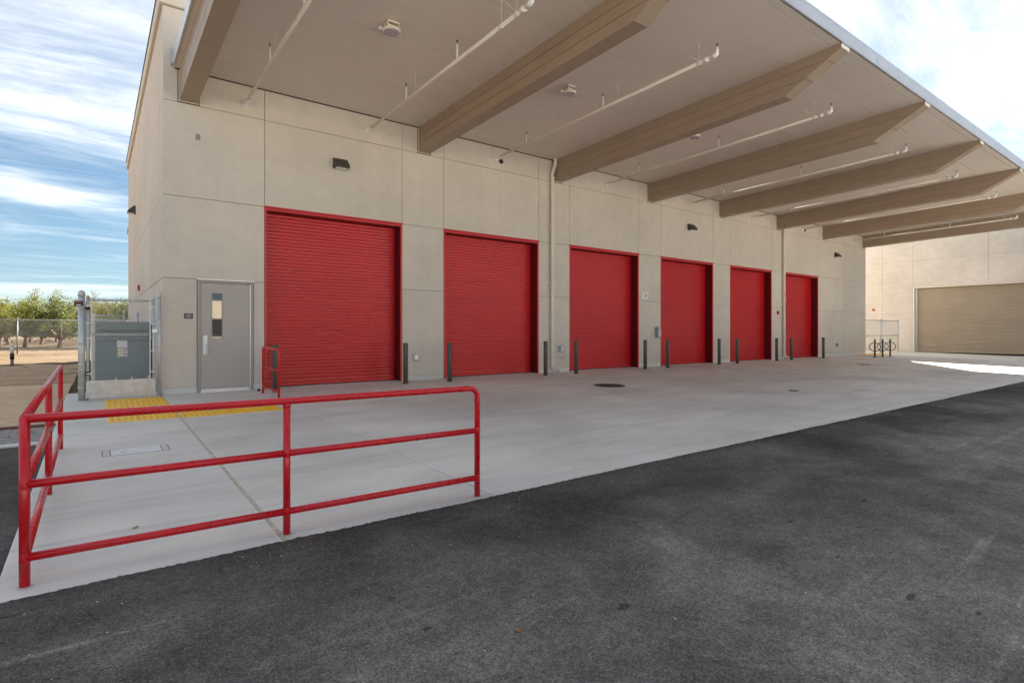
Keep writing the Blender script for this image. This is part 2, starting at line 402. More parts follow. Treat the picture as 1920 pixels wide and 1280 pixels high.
# unseen yard behind the camera: concrete added to bounce sun onto facade and soffit
sheet('added_bounce_yard', 'bounce_grout_concrete', lin(-70,110,6), lin(-98,-7,4), lambda x, y: zg(y)+0.006)
# asphalt, with a ragged lip against the concrete
ax = [-70,-40,-20,-8,-4]+lin(-2,-0.44,20)+lin(-0.42,6,400)+lin(6.04,14,200)+lin(14.2,40,80)+[60,110]
ar = random.Random(11)
edge = {}
for i, x in enumerate(ax):
    edge[x] = 3.77+ar.gauss(0, 0.0045)+0.006*math.sin(x*1.7)+0.004*math.sin(x*7.1+1)+(0.02*ar.random() if ar.random() < 0.05 else 0)
v = []; rows = [(-7.02, 0.0), (-5, 0), (0, 0), (2, 0), (3.2, 0), (3.6, 0), (None, 0.0), (None, -0.02)]
for r_i, (yy, dz) in enumerate(rows):
    for x in ax:
        if x < -0.42: y_ = yy if yy is not None else (3.72 if r_i == 6 else 3.74)
        else: y_ = yy if yy is not None else edge[x]+(0.012 if r_i == 7 else 0)
        v.append((x, y_, zg(y_)+(0.006 if x >= -0.42 else 0.0)+dz))
n = len(ax)
MB().add(v, [(j*n+i, j*n+i+1, (j+1)*n+i+1, (j+1)*n+i) for j in range(len(rows)-1) for i in range(n-1)], True).build('asphalt', 'asphalt', kind='structure')
lx = [-70,-30,-10,-5,-3,-2,-1.5,-1,-0.7,-0.5,-0.395]
lr = random.Random(5)
def lz(x, y): return zg(y)-0.004
v = []; ysl = lin(3.70, 8.2, 45)
for y in ysl:
    for x in lx:
        xx = x+(lr.uniform(-0.025, 0.02) if x == lx[-1] else 0)
        v.append((xx, y, lz(x, y)-(0.012 if x == lx[-1] else 0)))
n = len(lx)
MB().add(v, [(j*n+i, j*n+i+1, (j+1)*n+i+1, (j+1)*n+i) for j in range(len(ysl)-1) for i in range(n-1)], True).build('asphalt_strip', 'asphalt', kind='structure')
def wedge(name, mat, x0, x1, y0, y1, top, th, parent=None, b=0.0, kind=None, ny=1):
    m = MB(); 
    ys_ = lin(y0, y1, ny)
    o = [(x0, y, zg(y)+top) for y in ys_]+[(x1, y, zg(y)+top) for y in ys_]+[(x0, y, zg(y)+top-th) for y in ys_]+[(x1, y, zg(y)+top-th) for y in ys_]
    k = ny+1; f = []
    for i in range(ny):
        f += [(i, i+1, k+i+1, k+i), (2*k+i, 3*k+i, 3*k+i+1, 2*k+i+1), (i, 2*k+i, 2*k+i+1, i+1), (k+i, k+i+1, 3*k+i+1, 3*k+i)]
    f += [(0, k, 3*k, 2*k), (ny, 2*k+ny, 3*k+ny, k+ny)]
    m.add(o, f)
    return m.build(name, mat, parent, kind=kind)
wedge('mow_curb', 'stem_concrete', -70, -0.42, 8.2, 8.34, 0.012, 0.12, kind='structure')
wedge('gravel_strip', 'gravel', -70, -0.42, 8.34, 9.56, -0.012, 0.05, kind='structure')
wedge('edging_board', 'wood_edge', -70, -0.42, 9.56, 9.61, 0.02, 0.12, kind='structure')
wedge('dirt_path', 'path_dirt', -70, -0.42, 9.61, 16.3, -0.008, 0.04, kind='structure', ny=6)
sl = random.Random(2)
xs_ = [-70,-40,-25]+lin(-20,-0.4,40); ys_ = lin(16.2, 26.7, 36)
sheet('tilled_soil', 'shaded_soil', xs_, ys_, lambda x, y: (-0.02+sl.uniform(-0.03, 0.035) if 16.3 < y < 26.5 else -0.06))  # tilled strip ended near the building's shadow edge, shade offset in its colour

# concrete apron: slabs cut by joints
apron = sheet('pavement_bed', 'joint_dark', [-0.42, 0.98, X1, 60], [3.80, D, 13.5], lambda x, y: zg(y)-0.012)
apron.name = 'pavement'; 
JX = [1.009, 2.655, 6.68, 10.9, 15.15, 19.4, 23.6, 27.85, 32.4, 35.5, 38.9]
JY = [3.79, 6.19, D]
G = 0.005
def slab(x0, x1, y0, y1):
    m = MB()
    pts = []
    b = 0.010
    ys = [y0, y0+b, y1-b, y1]; xs = [x0, x0+b, x1-b, x1]
    for j, y in enumerate(ys):
        for i, x in enumerate(xs):
            pts.append((x, y, zg(y)-(0.004 if (i in (0,3) or j in (0,3)) else 0)))
    f = [(j*4+i, j*4+i+1, j*4+i+5, j*4+i+4) for j in range(3) for i in range(3)]
    base = len(pts)
    per = [0,1,2,3,7,11,15,14,13,12,8,4]
    pts += [(pts[p][0], pts[p][1], pts[p][2]-0.15) for p in per]
    f += [(per[i], per[(i+1)%12], base+(i+1)%12, base+i) for i in range(12)]
    m.add(pts, f); return m.build('slab', 'concrete', apron)
for i in range(len(JX)-1):
    for j in range(2):
        slab(JX[i]+G, JX[i+1]-G, JY[j]+(G if j else 0), JY[j+1]-(G if j == 0 else -0.0))
# the narrower walk on the left, separated by a filled expansion joint
for a, b in ((3.79, 5.07), (5.07, 7.0), (7.0, 9.25), (9.25, D), (D, 13.6)):
    slab(-0.42, 0.985, a+(0.002 if a > 4 else 0), b-0.002)
wedge('expansion_joint', 'joint_filler', 0.987, 1.012, 3.80, D-0.02, -0.001, 0.1, apron)
slab(X1+0.01, 35.5-G, D+G, 18); slab(35.5+G, 38.9, D+G, 18)
slab(38.9+G, 41, 3.79, D+6) if False else None

# ------------------------------------------------------------------ the shop building
bld = empty('shop_building', ((X0+X1)/2, D, 0), 'long beige stucco shop with six red roll-up doors under a deep canopy', 'building')
BL = Vector(bld.location)
def bp(mb, name, mat, parent=None, **k):        # geometry given in world coordinates -> part of the building
    o = mb.build(name, mat, parent or bld, **k)
    p = o.parent; off = Vector((0,0,0))
    while p is not None: off += Vector(p.location); p = p.parent
    o.location = -off; return o
BK = 0.02
HTOP = 7.66
core = MB()
# structural wall behind the stucco, pierced by the openings
ops = [(1.587, 2.592, 2.19)]+[(a, b, 3.75) for a, b in DOORS]
x = X0+BK
for a, b, h in ops:
    core.box(x, a, D+BK, D+0.30, 0.11, 6.0); core.box(a, b, D+BK, D+0.30, h, 6.0); x = b
core.box(x, X1-BK, D+BK, D+0.30, 0.11, 6.0)
core.box(X0+BK, X1-BK, D+BK, D+0.30, 6.0, HTOP-0.05)
core.box(X0+BK, X0+0.3, D+0.30, YB, 0.11, HTOP-0.05)
core.box(X1-0.3, X1-BK, D+0.30, YB, 0.11, HTOP-0.05)
core.box(X0+0.3, X1-0.3, YB-0.3, YB, 0.0, HTOP-0.05)
core.box(X0+0.3, X1-0.3, D+0.30, YB-0.3, 7.0, 7.15)
core.box(X0+0.3, X1-0.3, D+1.6, D+1.7, 0.0, 7.0)
wall = bp(core, 'wall', 'joint_stucco')
bp(B(1.55, X1-0.02, YB, 31.0, 0, 5.0), 'rear_wing', 'stucco')
J = 0.005
def panel_front(x0, x1, z0, z1):
    if x1-x0 < 0.03 or z1-z0 < 0.03: return
    bp(B(x0+J, x1-J, D, D+0.03, z0+J, z1-J, b=0.004), 'wall_panel', 'stucco', wall)
def panel_left(y0, y1, z0, z1):
    bp(B(X0, X0+0.03, y0+J, y1-J, z0+J, z1-J, b=0.004), 'wall_panel', 'stucco', wall)
ZB = 0.12
VJ = [X0+J-0.006]+[c for a, b in DOORS for c in (a, b)]+[29.83, X1]
VJ[0] = X0
for i in range(len(VJ)-1):
    a, b = VJ[i], VJ[i+1]
    panel_front(a-(J if i == 0 else 0), b+(J if i == len(VJ)-2 else 0), Z2, Z1); panel_front(a-(J if i == 0 else 0), b+(J if i == len(VJ)-2 else 0), Z1, 7.31)
    isdoor = any(abs(a-p) < 1e-6 for p, q in DOORS)
    if not isdoor and i > 0:
        panel_front(a, b, ZB, Z3); panel_front(a, b, Z3, Z2)
panel_front(X0-J, DOORS[0][0], Z3, Z2)
panel_front(X0-J, 1.587-J, ZB, Z3); panel_front(2.592+J, DOORS[0][0], ZB, Z3)
YL = [D+0.03-J+0.0, 19.0, YB]
for i in range(2):
    for z0, z1 in ((ZB, Z3), (Z3, Z2), (Z2, Z1), (Z1, 7.31)): panel_left(YL[i], YL[i+1]+(J if i else 0), z0, z1)
for i in range(2):
    for z0, z1 in ((ZB, Z3), (Z3, Z2), (Z2, Z1), (Z1, 7.31)):
        bp(B(X1-0.03, X1, YL[i]+J, YL[i+1]-J, z0+J, z1-J), 'wall_panel', 'stucco', wall)
# concrete stem at the foot
xs0 = X0+0.012
for a, b in [(1.587, 2.592)]+DOORS:
    bp(B(xs0, a, D+0.008, D+0.3, -0.1, ZB+0.001, b=0.004), 'base_strip', 'stem_concrete', wall); xs0 = b
bp(B(xs0, X1-0.012, D+0.008, D+0.3, -0.1, ZB+0.001, b=0.004), 'base_strip', 'stem_concrete', wall)
bp(B(X0+0.008, X0+0.3, D+0.3, YB, -0.1, ZB+0.001), 'base_strip', 'stem_concrete', wall)
# cornice
bp(B(X0-0.06, X1+0.06, D-0.06, D+0.30, 7.33, 7.62, b=0.01), 'cornice', 'stucco', wall)
bp(B(X0-0.06, X0+0.30, D+0.302, YB+0.06, 7.33, 7.62, b=0.01), 'cornice', 'stucco', wall)
bp(B(X0-0.075, X1+0.075, D-0.075, D+0.32, 7.622, 7.66), 'coping', 'bronze', wall)
bp(B(X0-0.075, X0+0.32, D+0.322, YB+0.075, 7.622, 7.66), 'coping', 'bronze', wall)
bp(B(X0-0.045, X0+0.02, YB-0.16, YB-0.02, 4.88, 5.12, b=0.01), 'scupper_box', 'stucco', wall)

# roll-up doors
ny = 8
def slat_mesh(w, h):
    d = 0.018
    prof = [(0.004, 0.0), (0.004, 0.011), (-d*0.6, 0.013), (-d, 0.018), (-d*1.12, h*0.55), (-d*1.02, h-0.014), (-d*0.7, h-0.005), (0.004, h-0.002), (0.004, h), (0.014, h*0.5)]
    m = MB(); m.prism(prof, 0, w, 'X'); return m.mesh('slat', 'red_paint')
PITCH = 0.0735
ZC0 = 0.17
slat0 = slat_mesh(1.0, PITCH)
for k, (a, b) in enumerate(DOORS):
    dy = D+0.30
    door = empty('roll_up_door', (0,0,0)); door.parent = bld; door.location = Vector((a, D, 0))-BL
    ord_ = ('first','second','third','fourth','fifth','sixth')[k]
    tag(door, f'red slatted roll-up door, {ord_} from the grey personnel door')
    for xa, xb, xc in ((a, a+0.045, a+0.006), (b-0.045, b, b-0.020)):
        bp(B(xa, xb, D-0.008, D+0.02, 0.0, 3.752, b=0.003), 'jamb', 'red_paint', door)
        bp(B(xc, xc+0.014, D+0.02, D+0.36, 0.0, 3.75), 'jamb_return', 'shaded_red', door)
    hd = B(a-0.012, b+0.012, D-0.022, D+0.02, 3.753, 3.785, b=0.003)
    bp(B(a+0.021, b-0.021, D+0.02, D+0.36, 3.69, 3.745), 'head_return', 'shaded_red', door)
    hd.box(a+0.046, b-0.046, D-0.006, D+0.02, 3.700, 3.751, b=0.003)
    bp(hd, 'head', 'red_paint', door)
    gd = MB()
    for xa in (a+0.022, b-0.085):
        gd.box(xa, xa+0.014, dy-0.028, dy+0.04, 0.0, 3.688); gd.box(xa+0.049, xa+0.063, dy-0.028, dy+0.04, 0.0, 3.688)
        gd.box(xa+0.015, xa+0.048, dy+0.02, dy+0.04, 0.0, 3.688)
    bp(gd, 'guide', 'shaded_red', door)
    bb = B(a+0.06, b-0.06, dy-0.030, dy+0.018, 0.022, 0.085, b=0.006).box(a+0.06, b-0.06, dy-0.020, dy+0.012, 0.086, 0.168, b=0.006)
    bp(bb, 'bottom_bar', 'red_paint', door)
    bp(B(a+0.06, b-0.06, dy-0.006, dy+0.006, 0.0, 0.0215), 'seal', 'black', door)
    nsl = int((3.72-ZC0)/PITCH)
    for q in range(nsl):
        o = link('slat', slat0, door); o.location = Vector((a+0.045, dy, ZC0+q*PITCH))-Vector((a, D, 0)); o.scale = (b-a-0.09, 1, 1)
    bp(B(a+0.02, b-0.02, dy+0.06, dy+0.08, 0, 3.74), 'backing', 'dark_void', door)
    bp(B(a, b, D+0.05, D+0.40, -0.05, -0.001+0.004), 'sill', 'concrete', door)

# personnel door
pd = empty('personnel_door'); pd.parent = bld; pd.location = Vector((1.587, D, 0))-BL
tag(pd, 'grey steel door with narrow window and pull handle')
fr = B(1.587, 1.637, D-0.018, D+0.12, 0.0, 2.185, b=0.004).box(2.545, 2.592, D-0.018, D+0.12, 0.0, 2.185, b=0.004).box(1.638, 2.544, D-0.018, D+0.12, 2.135, 2.185, b=0.004)
bp(fr, 'frame', 'frame_grey', pd)
bp(B(1.570, 2.610, D-0.055, D-0.019, 2.187, 2.212, b=0.003), 'drip_cap', 'steel', pd)
wx0, wx1, wz0, wz1 = 1.838, 2.022, 1.055, 1.945
lf = MB()
for xa, xb, za, zb in ((1.641, wx0, 0.045, 2.131), (wx1, 2.523, 0.045, 2.131), (wx0, wx1, 0.045, wz0), (wx0, wx1, wz1, 2.131)):
    lf.box(xa, xb, D+0.008, D+0.052, za, zb)
leaf = bp(lf, 'leaf', 'door_grey', pd)
wf = MB()
for xa, xb, za, zb in ((wx0-0.008, wx0+0.006, wz0-0.008, wz1+0.008), (wx1-0.006, wx1+0.008, wz0-0.008, wz1+0.008), (wx0+0.006, wx1-0.006, wz0-0.008, wz0+0.006), (wx0+0.006, wx1-0.006, wz1-0.006, wz1+0.008)):
    wf.box(xa, xb, D+0.003, D+0.02, za, zb)
bp(wf, 'window_frame', 'frame_grey', pd)
bp(B(wx0, wx1, D+0.022, D+0.028, wz0, wz1), 'window_pane', 'window_glass', pd)
bp(B(2.524, 2.543, D-0.012, D+0.03, 0.045, 2.131, b=0.002), 'hinge_strip', 'steel', pd)
bp(B(1.637, 2.545, D-0.03, D+0.06, -0.02, 0.020), 'threshold', 'steel', pd)
bp(B(1.645, 2.520, D-0.014, D+0.007, 0.022, 0.060, b=0.003), 'door_sweep', 'steel', pd)
hm = B(1.680, 1.762, D-0.022, D+0.0078, 0.735, 1.112, b=0.009); bp(hm, 'handle_plate', 'white_part', pd)
hh = MB().tube([(1.735, D-0.022, 0.775), (1.735, D-0.062, 0.79), (1.735, D-0.062, 0.915), (1.735, D-0.022, 0.93)], 0.012, 8); bp(hh, 'pull_handle', 'steel', pd)
bp(MB().lathe([(0.016, 0.0), (0.016, -0.018), (0.012, -0.022)], (1.722, D-0.022, 1.015), 14, 'Y'), 'lock_cylinder', 'steel', pd)
bp(B(1.64, 2.543, D+0.2, D+0.22, 0.0, 2.19), 'backing', 'dark_void', pd)

# ------------------------------------------------------------------ canopy
can = empty('canopy'); can.parent = bld; can.location = Vector((X0, D, SOF0))-BL
CX0, CX1 = 1.185, 32.62
rf = MB()
rf.prism([(D-0.004, zs(D)+0.045), (D-0.004, zs(D)+0.21), (YE+0.03, zs(YE)+0.21), (YE+0.03, zs(YE)+0.045)], CX0+0.02, CX1-0.02, 'X')
bp(rf, 'roof_deck', 'soffit_metal', can)
seams = [D-0.012, 11.53, 10.65, 9.77, 8.90, 8.03, 7.15, 6.28, 5.40, 4.61, YE+0.035]
bays = [(CX0+0.022, BEAMS[0]+0.01)]+[(BEAMS[i]+BW-0.01, BEAMS[i+1]+0.01) for i in range(len(BEAMS)-1)]+[(BEAMS[-1]+BW-0.01, CX1-0.022)]
for (xa, xb) in bays:
    for i in range(len(seams)-1):
        y1, y0 = seams[i]-0.004, seams[i+1]+0.004
        m = MB()
        c = 0.004
        pts = []
        for (x, y, z) in ((xa, y0, 0.004), (xb, y0, 0.004), (xb, y1, 0.004), (xa, y1, 0.004), (xa+c, y0+c, 0), (xb-c, y0+c, 0), (xb-c, y1-c, 0), (xa+c, y1-c, 0)):
            pts.append((x, y, zs(y)+z))
        pts += [(x, y, zs(y)+0.04) for (x, y) in ((xa, y0), (xb, y0), (xb, y1), (xa, y1))]
        m.add(pts, [(4,5,6,7), (0,1,5,4), (1,2,6,5), (2,3,7,6), (3,0,4,7), (0,8,9,1), (1,9,10,2), (2,10,11,3), (3,11,8,0), (8,11,10,9)])
        bp(m, 'soffit_panel', 'soffit_metal', can)
# fascia / gutter edge
fz = zs(YE)
pf = [(YE, fz-0.012), (YE-0.022, fz-0.012), (YE-0.03, fz+0.03), (YE-0.055, fz+0.13), (YE-0.055, fz+0.20), (YE-0.03, fz+0.225), (YE+0.028, fz+0.225), (YE+0.028, fz+0.01), (YE, fz+0.01)]
nf = 4
for i in range(nf):
    a = CX0+(CX1-CX0)*i/nf; b = CX0+(CX1-CX0)*(i+1)/nf
    bp(MB().prism(pf, a+0.001, b-0.001, 'X'), 'fascia', 'fascia_metal', can)
for xa, xb in ((CX0-0.012, CX0+0.018), (CX1-0.018, CX1+0.012)):
    bp(MB().prism([(D-0.03, zs(D)-0.01), (YE-0.02, zs(YE)-0.01), (YE-0.02, zs(YE)+0.235), (D-0.03, zs(D)+0.235)], xa, xb, 'X'), 'rake_trim', 'fascia_metal', can)
bp(B(CX0-0.05, CX0-0.013, D-0.14, D-0.025, 6.20, 6.50), 'end_flashing', 'galvanized_plate', can)
# shadow gap where the soffit meets the wall
bp(B(CX0+0.03, X1-0.02, D-0.011, D-0.001, SOF0-0.016, SOF0+0.03), 'shadow_gap', 'dark_void', can)
# clad beams
YK, YT = 5.47, 4.445
def zb(y): return 5.590 + SOFK*(D-y)
def clip(poly, f):        # keep f(p) >= 0
    out = []
    for i in range(len(poly)):
        p, q = poly[i], poly[(i+1) % len(poly)]; a, b = f(p), f(q)
        if a >= 0: out.append(p)
        if (a >= 0) != (b >= 0):
            t_ = a/(a-b); out.append((p[0]+(q[0]-p[0])*t_, p[1]+(q[1]-p[1])*t_))
    return out
full = [(D-0.002, zb(D)), (YK, zb(YK)), (YT, zs(YT)-0.075), (YT, zs(YT)+0.002), (D-0.002, zs(D)+0.002)]
def level(p): return p[1]-zb(p[0])
def make_beam(x0):
    m = MB(); x1 = x0+BW
    core_ = [(y+(0.006 if y < 6 else 0), z+(0.006 if i < 3 else 0)) for i, (y, z) in enumerate(full)]
    m.prism(core_, x0+0.014, x1-0.014, 'X')
    cuts = [0.0, 0.195, 0.39, 0.62]
    for i in range(3):
        lo = cuts[i]+(0.005 if i else -0.01); hi = cuts[i+1]-(0.005 if i < 2 else -0.1)
        pl = clip(clip(full, lambda p: level(p)-lo), lambda p: hi-level(p))
        if len(pl) > 2: m.prism(pl, x0, x1, 'X')
    bm_ = bp(m, 'beam', 'beam_metal', can)
    return bm_
for i, bx in enumerate(BEAMS):
    make_beam(bx)
    bp(B(bx-0.004, bx+BW+0.004, YT-0.012, YT-0.001, zs(YT)-0.082, zs(YT)-0.004), 'beam_end_cap', 'white_part', can)
    # dark pocket joint around the beam where it enters the wall
    pk = MB(); o = 0.035; d_ = 0.013; zt = SOF0-0.02
    pk.box(bx-o, bx-o+d_, D-0.004, D+0.001, zb(D)-o, zt); pk.box(bx+BW+o-d_, bx+BW+o, D-0.004, D+0.001, zb(D)-o, zt)
    pk.box(bx-o+d_, bx+BW+o-d_, D-0.004, D+0.001, zb(D)-o, zb(D)-o+d_)
    bp(pk, 'pocket_joint', 'dark_void', can)

# downspouts
def downspout(x, ztop, xtop, name='downspout'):
    y = D-0.085; m = MB()
    if xtop is not None:
        pts = [(xtop, y-0.06, zs(y)+0.02), (xtop, y-0.06, 6.03), (xtop-0.012, y-0.055, 5.99), (x+0.012, y-0.005, 5.80), (x, y, 5.76)]
    else: pts = [(x, y, ztop)]
    pts += [(x, y, 0.20), (x+0.005, y-0.02, 0.14), (x+0.015, y-0.075, 0.09), (x+0.03, y-0.22, 0.045)]
    pts = [Vector(p) for p in pts]
    m.tube(pts, 0.052, 14, caps=False); m.tube(pts, 0.045, 14, caps=False)
    o = bp(m, name, 'pipe_paint')
    for z in (5.62, 4.2, 2.6, 1.0):
        if z < pts[0].z: MB().box(x-0.10, x+0.10, D-0.02, D-0.004, z-0.02, z+0.02).box(x-0.062, x-0.056, y-0.058, D-0.01, z-0.02, z+0.02).box(x+0.056, x+0.062, y-0.058, D-0.01, z-0.02, z+0.02).box(x-0.056, x+0.056, y-0.062, y-0.0535, z-0.02, z+0.02).build('strap', 'pipe_paint', o)
downspout(10.60, None, 10.66)
downspout(23.86, zb(D)+0.02, None)

# ------------------------------------------------------------------ sprinkler pipes
PIPES = [(2.441, 6.6, 5.80, 5.93), (5.046, 6.34, 5.83, 5.93), (8.663, 5.70, 5.86, 6.00), (12.931, 5.66, 5.84, 6.00), (17.30, 5.66, 5.85, 6.00), (21.431, 5.63, 5.84, 6.01), (25.675, 5.6, 5.84, 5.99), (31.2, 6.1, 5.85, 5.99)]
where = ['between the end beam and the wall light, nearest the canopy corner', 'just left of the first full canopy beam', 'in the second canopy bay, right of the first full beam', 'in the third canopy bay, above the third red door',
         'in the fourth canopy bay', 'in the fifth canopy bay', 'in the sixth canopy bay', 'in the last canopy bay by the far corner']
for (px_, ye, za, ze), wh in zip(PIPES, where):
    t_ = empty('sprinkler_pipe', (px_, D, za), 'cream sprinkler pipe '+wh, 'pipe', 'sprinkler pipes hung under the canopy')
    def L(*p): return Vector(p)-Vector((px_, D, za))
    def zp(y): return za+(ze-za)*(D-y)/(D-ye)
    MB().tube([L(px_, D-0.02, za), L(px_, ye, ze)], 0.032, 12).build('main_pipe', 'pipe_paint', t_)
    MB().lathe([(0.030, 0.0), (0.075, -0.004), (0.075, -0.02), (0.045, -0.03), (0.045, -0.07), (0.034, -0.075)], (0, 0, 0), 16, 'Y').build('wall_flange', 'white_part', t_)
    for yy in (D-0.16, ye+0.12):
        MB().lathe([(0.034, -0.035), (0.045, -0.03), (0.045, 0.03), (0.034, 0.035)], L(px_, yy, zp(yy)), 14, 'Y').box(*[q for q in (0.044, 0.075, L(0,yy,0).y-0.012, L(0,yy,0).y+0.012, L(0,0,zp(yy)).z-0.014, L(0,0,zp(yy)).z+0.014)]).build('coupling', 'white_part', t_)
    MB().tube([L(px_, ye+0.02, ze), L(px_, ye-0.05, ze), L(px_, ye-0.085, ze+0.02), L(px_, ye-0.095, ze+0.06), L(px_, ye-0.095, ze+0.13)], [0.04, 0.044, 0.042, 0.03, 0.02], 12).build('end_elbow', 'white_part', t_)
    heads = [ye-0.095]+[y for y in (8.32, 10.95 if px_ > 6 else 10.30) if y > ye+0.5]
    for i, yy in enumerate(heads):
        z0_ = ze+0.13 if i == 0 else zp(yy)
        if i: MB().tube([L(px_, yy, z0_), L(px_, yy, zs(yy)-0.085)], 0.016, 8).build('riser', 'white_part', t_)
        zh = zs(yy)-0.085 if i else z0_
        MB().lathe([(0.014, 0.0), (0.012, 0.025), (0.004, 0.03), (0.004, 0.05), (0.022, 0.052), (0.022, 0.056)], L(px_, yy, zh), 10).build('sprinkler_head', 'black', t_)
    hang = [y for y in (9.9, 7.9 if px_ > 6 else 7.0, ye+0.27)]
    for yy in hang:
        z_ = zp(yy)
        MB().tube([L(px_, yy, z_+0.045), L(px_, yy, zs(yy)+0.001)], 0.0045, 6).lathe([(0.034, -0.012), (0.038, -0.012), (0.038, 0.012), (0.034, 0.012)], L(px_, yy, z_), 14, 'Y').lathe([(0.004, 0.0), (0.022, 0.0), (0.022, 0.008)], L(px_, yy, zs(yy)-0.008), 10).build('hanger_rod', 'pipe_paint', t_)
    yy = ye+0.27
    MB().tube([L(px_, yy, zp(yy)+0.03), L(px_-0.12, yy+0.32, zs(yy+0.32))], 0.0045, 6).build('sway_brace', 'pipe_paint', t_)

# ------------------------------------------------------------------ canopy lights
def canopy_light(x, y, lab):
    z = zs(y)
    r = empty('canopy_light', (x, y, z), lab, 'light', 'round lights on the canopy soffit')
    MB().box(-0.10, 0.10, -0.085, 0.085, -0.028, -0.001, b=0.004).build('mounting_plate', 'pipe_paint', r)
    y_ = MB(); y_.box(-0.10, -0.094, -0.085, 0.085, -0.115, -0.029).box(0.094, 0.10, -0.085, 0.085, -0.115, -0.029).box(-0.093, 0.093, -0.06, 0.06, -0.10, -0.06); y_.build('yoke', 'pipe_paint', r)
    MB().lathe([(0.10, -0.095), (0.115, -0.10), (0.13, -0.112), (0.145, -0.125), (0.145, -0.150), (0.136, -0.158), (0.128, -0.158)], n=28).build('housing', 'pipe_paint', r)
    fins = MB()
    for k in range(20):
        a = 2*math.pi*k/20; c, s_ = math.cos(a), math.sin(a)
        p = [(0.11, -0.002), (0.142, -0.002), (0.142, 0.002), (0.11, 0.002)]
        v = [(u*c-v_*s_, u*s_+v_*c, zz) for zz in (-0.124, -0.106) for u, v_ in p]
        fins.add(v, [(0,1,2,3), (4,7,6,5), (0,4,5,1), (1,5,6,2), (2,6,7,3), (3,7,4,0)])
    fins.build('cooling_fins', 'pipe_paint', r)
    MB().lathe([(0.127, -0.152), (0.127, -0.160), (0.10, -0.164), (0.03, -0.166)], n=28).build('lens', 'lens', r)
    MB().tube([(-0.14, 0.02, -0.135), (-0.185, 0.03, -0.135)], 0.012, 8).box(-0.205, -0.18, 0.005, 0.055, -0.155, -0.115, b=0.004).build('sensor', 'white_part', r)
for x, lab in ((3.915, 'round canopy light nearest the camera, left of the first full beam'), (7.88, 'round canopy light in the second bay, between first and second beams'), (12.21, 'round canopy light in the third bay, above the third red door'),
               (16.5, 'round canopy light peeking below the third full beam')):
    canopy_light(x, 8.53, lab)

# ------------------------------------------------------------------ wall fixtures
def wall_pack(loc, lab, rz=0):
    r = empty('wall_light', loc, lab, 'wall light', 'dark wedge-shaped wall lights', rz)
    MB().prism([(-0.002, -0.125), (-0.002, 0.125), (-0.065, 0.125), (-0.235, -0.055), (-0.235, -0.105), (-0.21, -0.125)], -0.18, 0.18, 'X').build('housing', 'bronze', r)
    MB().box(-0.15, 0.15, -0.215, -0.04, -0.131, -0.1255).build('lens', 'white_part', r)
    MB().box(-0.182, -0.16, -0.05, -0.001, 0.126, 0.130).build('bracket', 'bronze', r)
    r.scale = (0.86, 0.9, 0.9)
wall_pack((4.384, D, 4.92), 'dark wedge wall light above the nearest red door')
wall_pack((17.28, D, 4.96), 'dark wedge wall light above the fourth red door')
wall_pack((29.0, D, 4.93), 'dark wedge wall light near the far end of the facade')
wall_pack((X0, 21.0, 4.98), 'dark wedge wall light on the building side wall', R(-90))
def text_mesh(txt, size, name, mat, depth=0.001):
    cu = bpy.data.curves.new('tmp', 'FONT'); cu.body = txt; cu.size = size; cu.align_x = 'CENTER'; cu.align_y = 'CENTER'; cu.extrude = depth
    o = bpy.data.objects.new('tmp', cu); C.objects.link(o)
    dg = bpy.context.evaluated_depsgraph_get(); dg.update()
    me = bpy.data.meshes.new_from_object(o.evaluated_get(dg)); me.name = name
    bpy.data.objects.remove(o); me.materials.clear(); me.materials.append(M[mat]); return me
sg = empty('door_sign', (1.437, D, 1.485), 'small dark plaque reading AUTO SHOP beside the grey door', 'sign')
MB().box(-0.076, 0.076, -0.008, 0.0, -0.052, 0.052, b=0.002).build('plate', 'sign_plate', sg)
for tx, z in (('AUTO', 0.017), ('SHOP', -0.017)):
    o = link('lettering', text_mesh(tx, 0.032, 'lettering', 'white_part'), sg, (0, -0.0092, z)); o.rotation_euler = (R(90), 0, 0)
pl = empty('junction_box', (1.596, D, 4.948), 'small grey junction box plate high on the corner wall', 'electrical box')
MB().box(-0.04, 0.04, -0.014, 0.0, -0.057, 0.057, b=0.004).build('cover', 'box_grey', pl)
MB().lathe([(0.006, -0.014), (0.005, -0.017)], (0, 0, 0.045), 8, 'Y').lathe([(0.006, -0.014), (0.005, -0.017)], (0, 0, -0.045), 8, 'Y').build('screw', 'steel', pl)
def outlet(x, z, lab, mat='white_part', s=1.0):
    r = empty('outlet_box', (x, D, z), lab, 'outlet')
    MB().box(-0.055*s, 0.055*s, -0.045, 0.0, -0.075*s, 0.075*s, b=0.008).build('body', mat, r)
    MB().prism([(-0.046, -0.07*s), (-0.085, -0.055*s), (-0.085, 0.055*s), (-0.046, 0.07*s)], -0.05*s, 0.05*s, 'X').build('cover', mat, r)
    MB().box(-0.02*s, 0.02*s, -0.087, -0.046, -0.083*s, -0.072*s).build('latch', 'black', r)
outlet(6.244, 0.56, 'weatherproof outlet box between the first and second red doors', 'fascia_metal')
outlet(29.06, 0.55, 'small grey outlet box low on the far end of the facade', 'box_grey')
hs = empty('speaker_plate', (14.78, D, 2.40), 'white square speaker plate beside the third red door', 'speaker')
MB().box(-0.14, 0.14, -0.02, 0.0, -0.11, 0.11, b=0.004).build('plate', 'white_part', hs)
MB().lathe([(0.075, -0.02), (0.07, -0.045), (0.045, -0.05), (0.04, -0.035), (0.01, -0.03)], (0.02, 0, 0), 18, 'Y').build('horn', 'fascia_metal', hs)
ds = empty('disconnect_switch', (15.38, D, 1.15), 'grey disconnect switch with orange handle beside the fourth red door', 'switch')
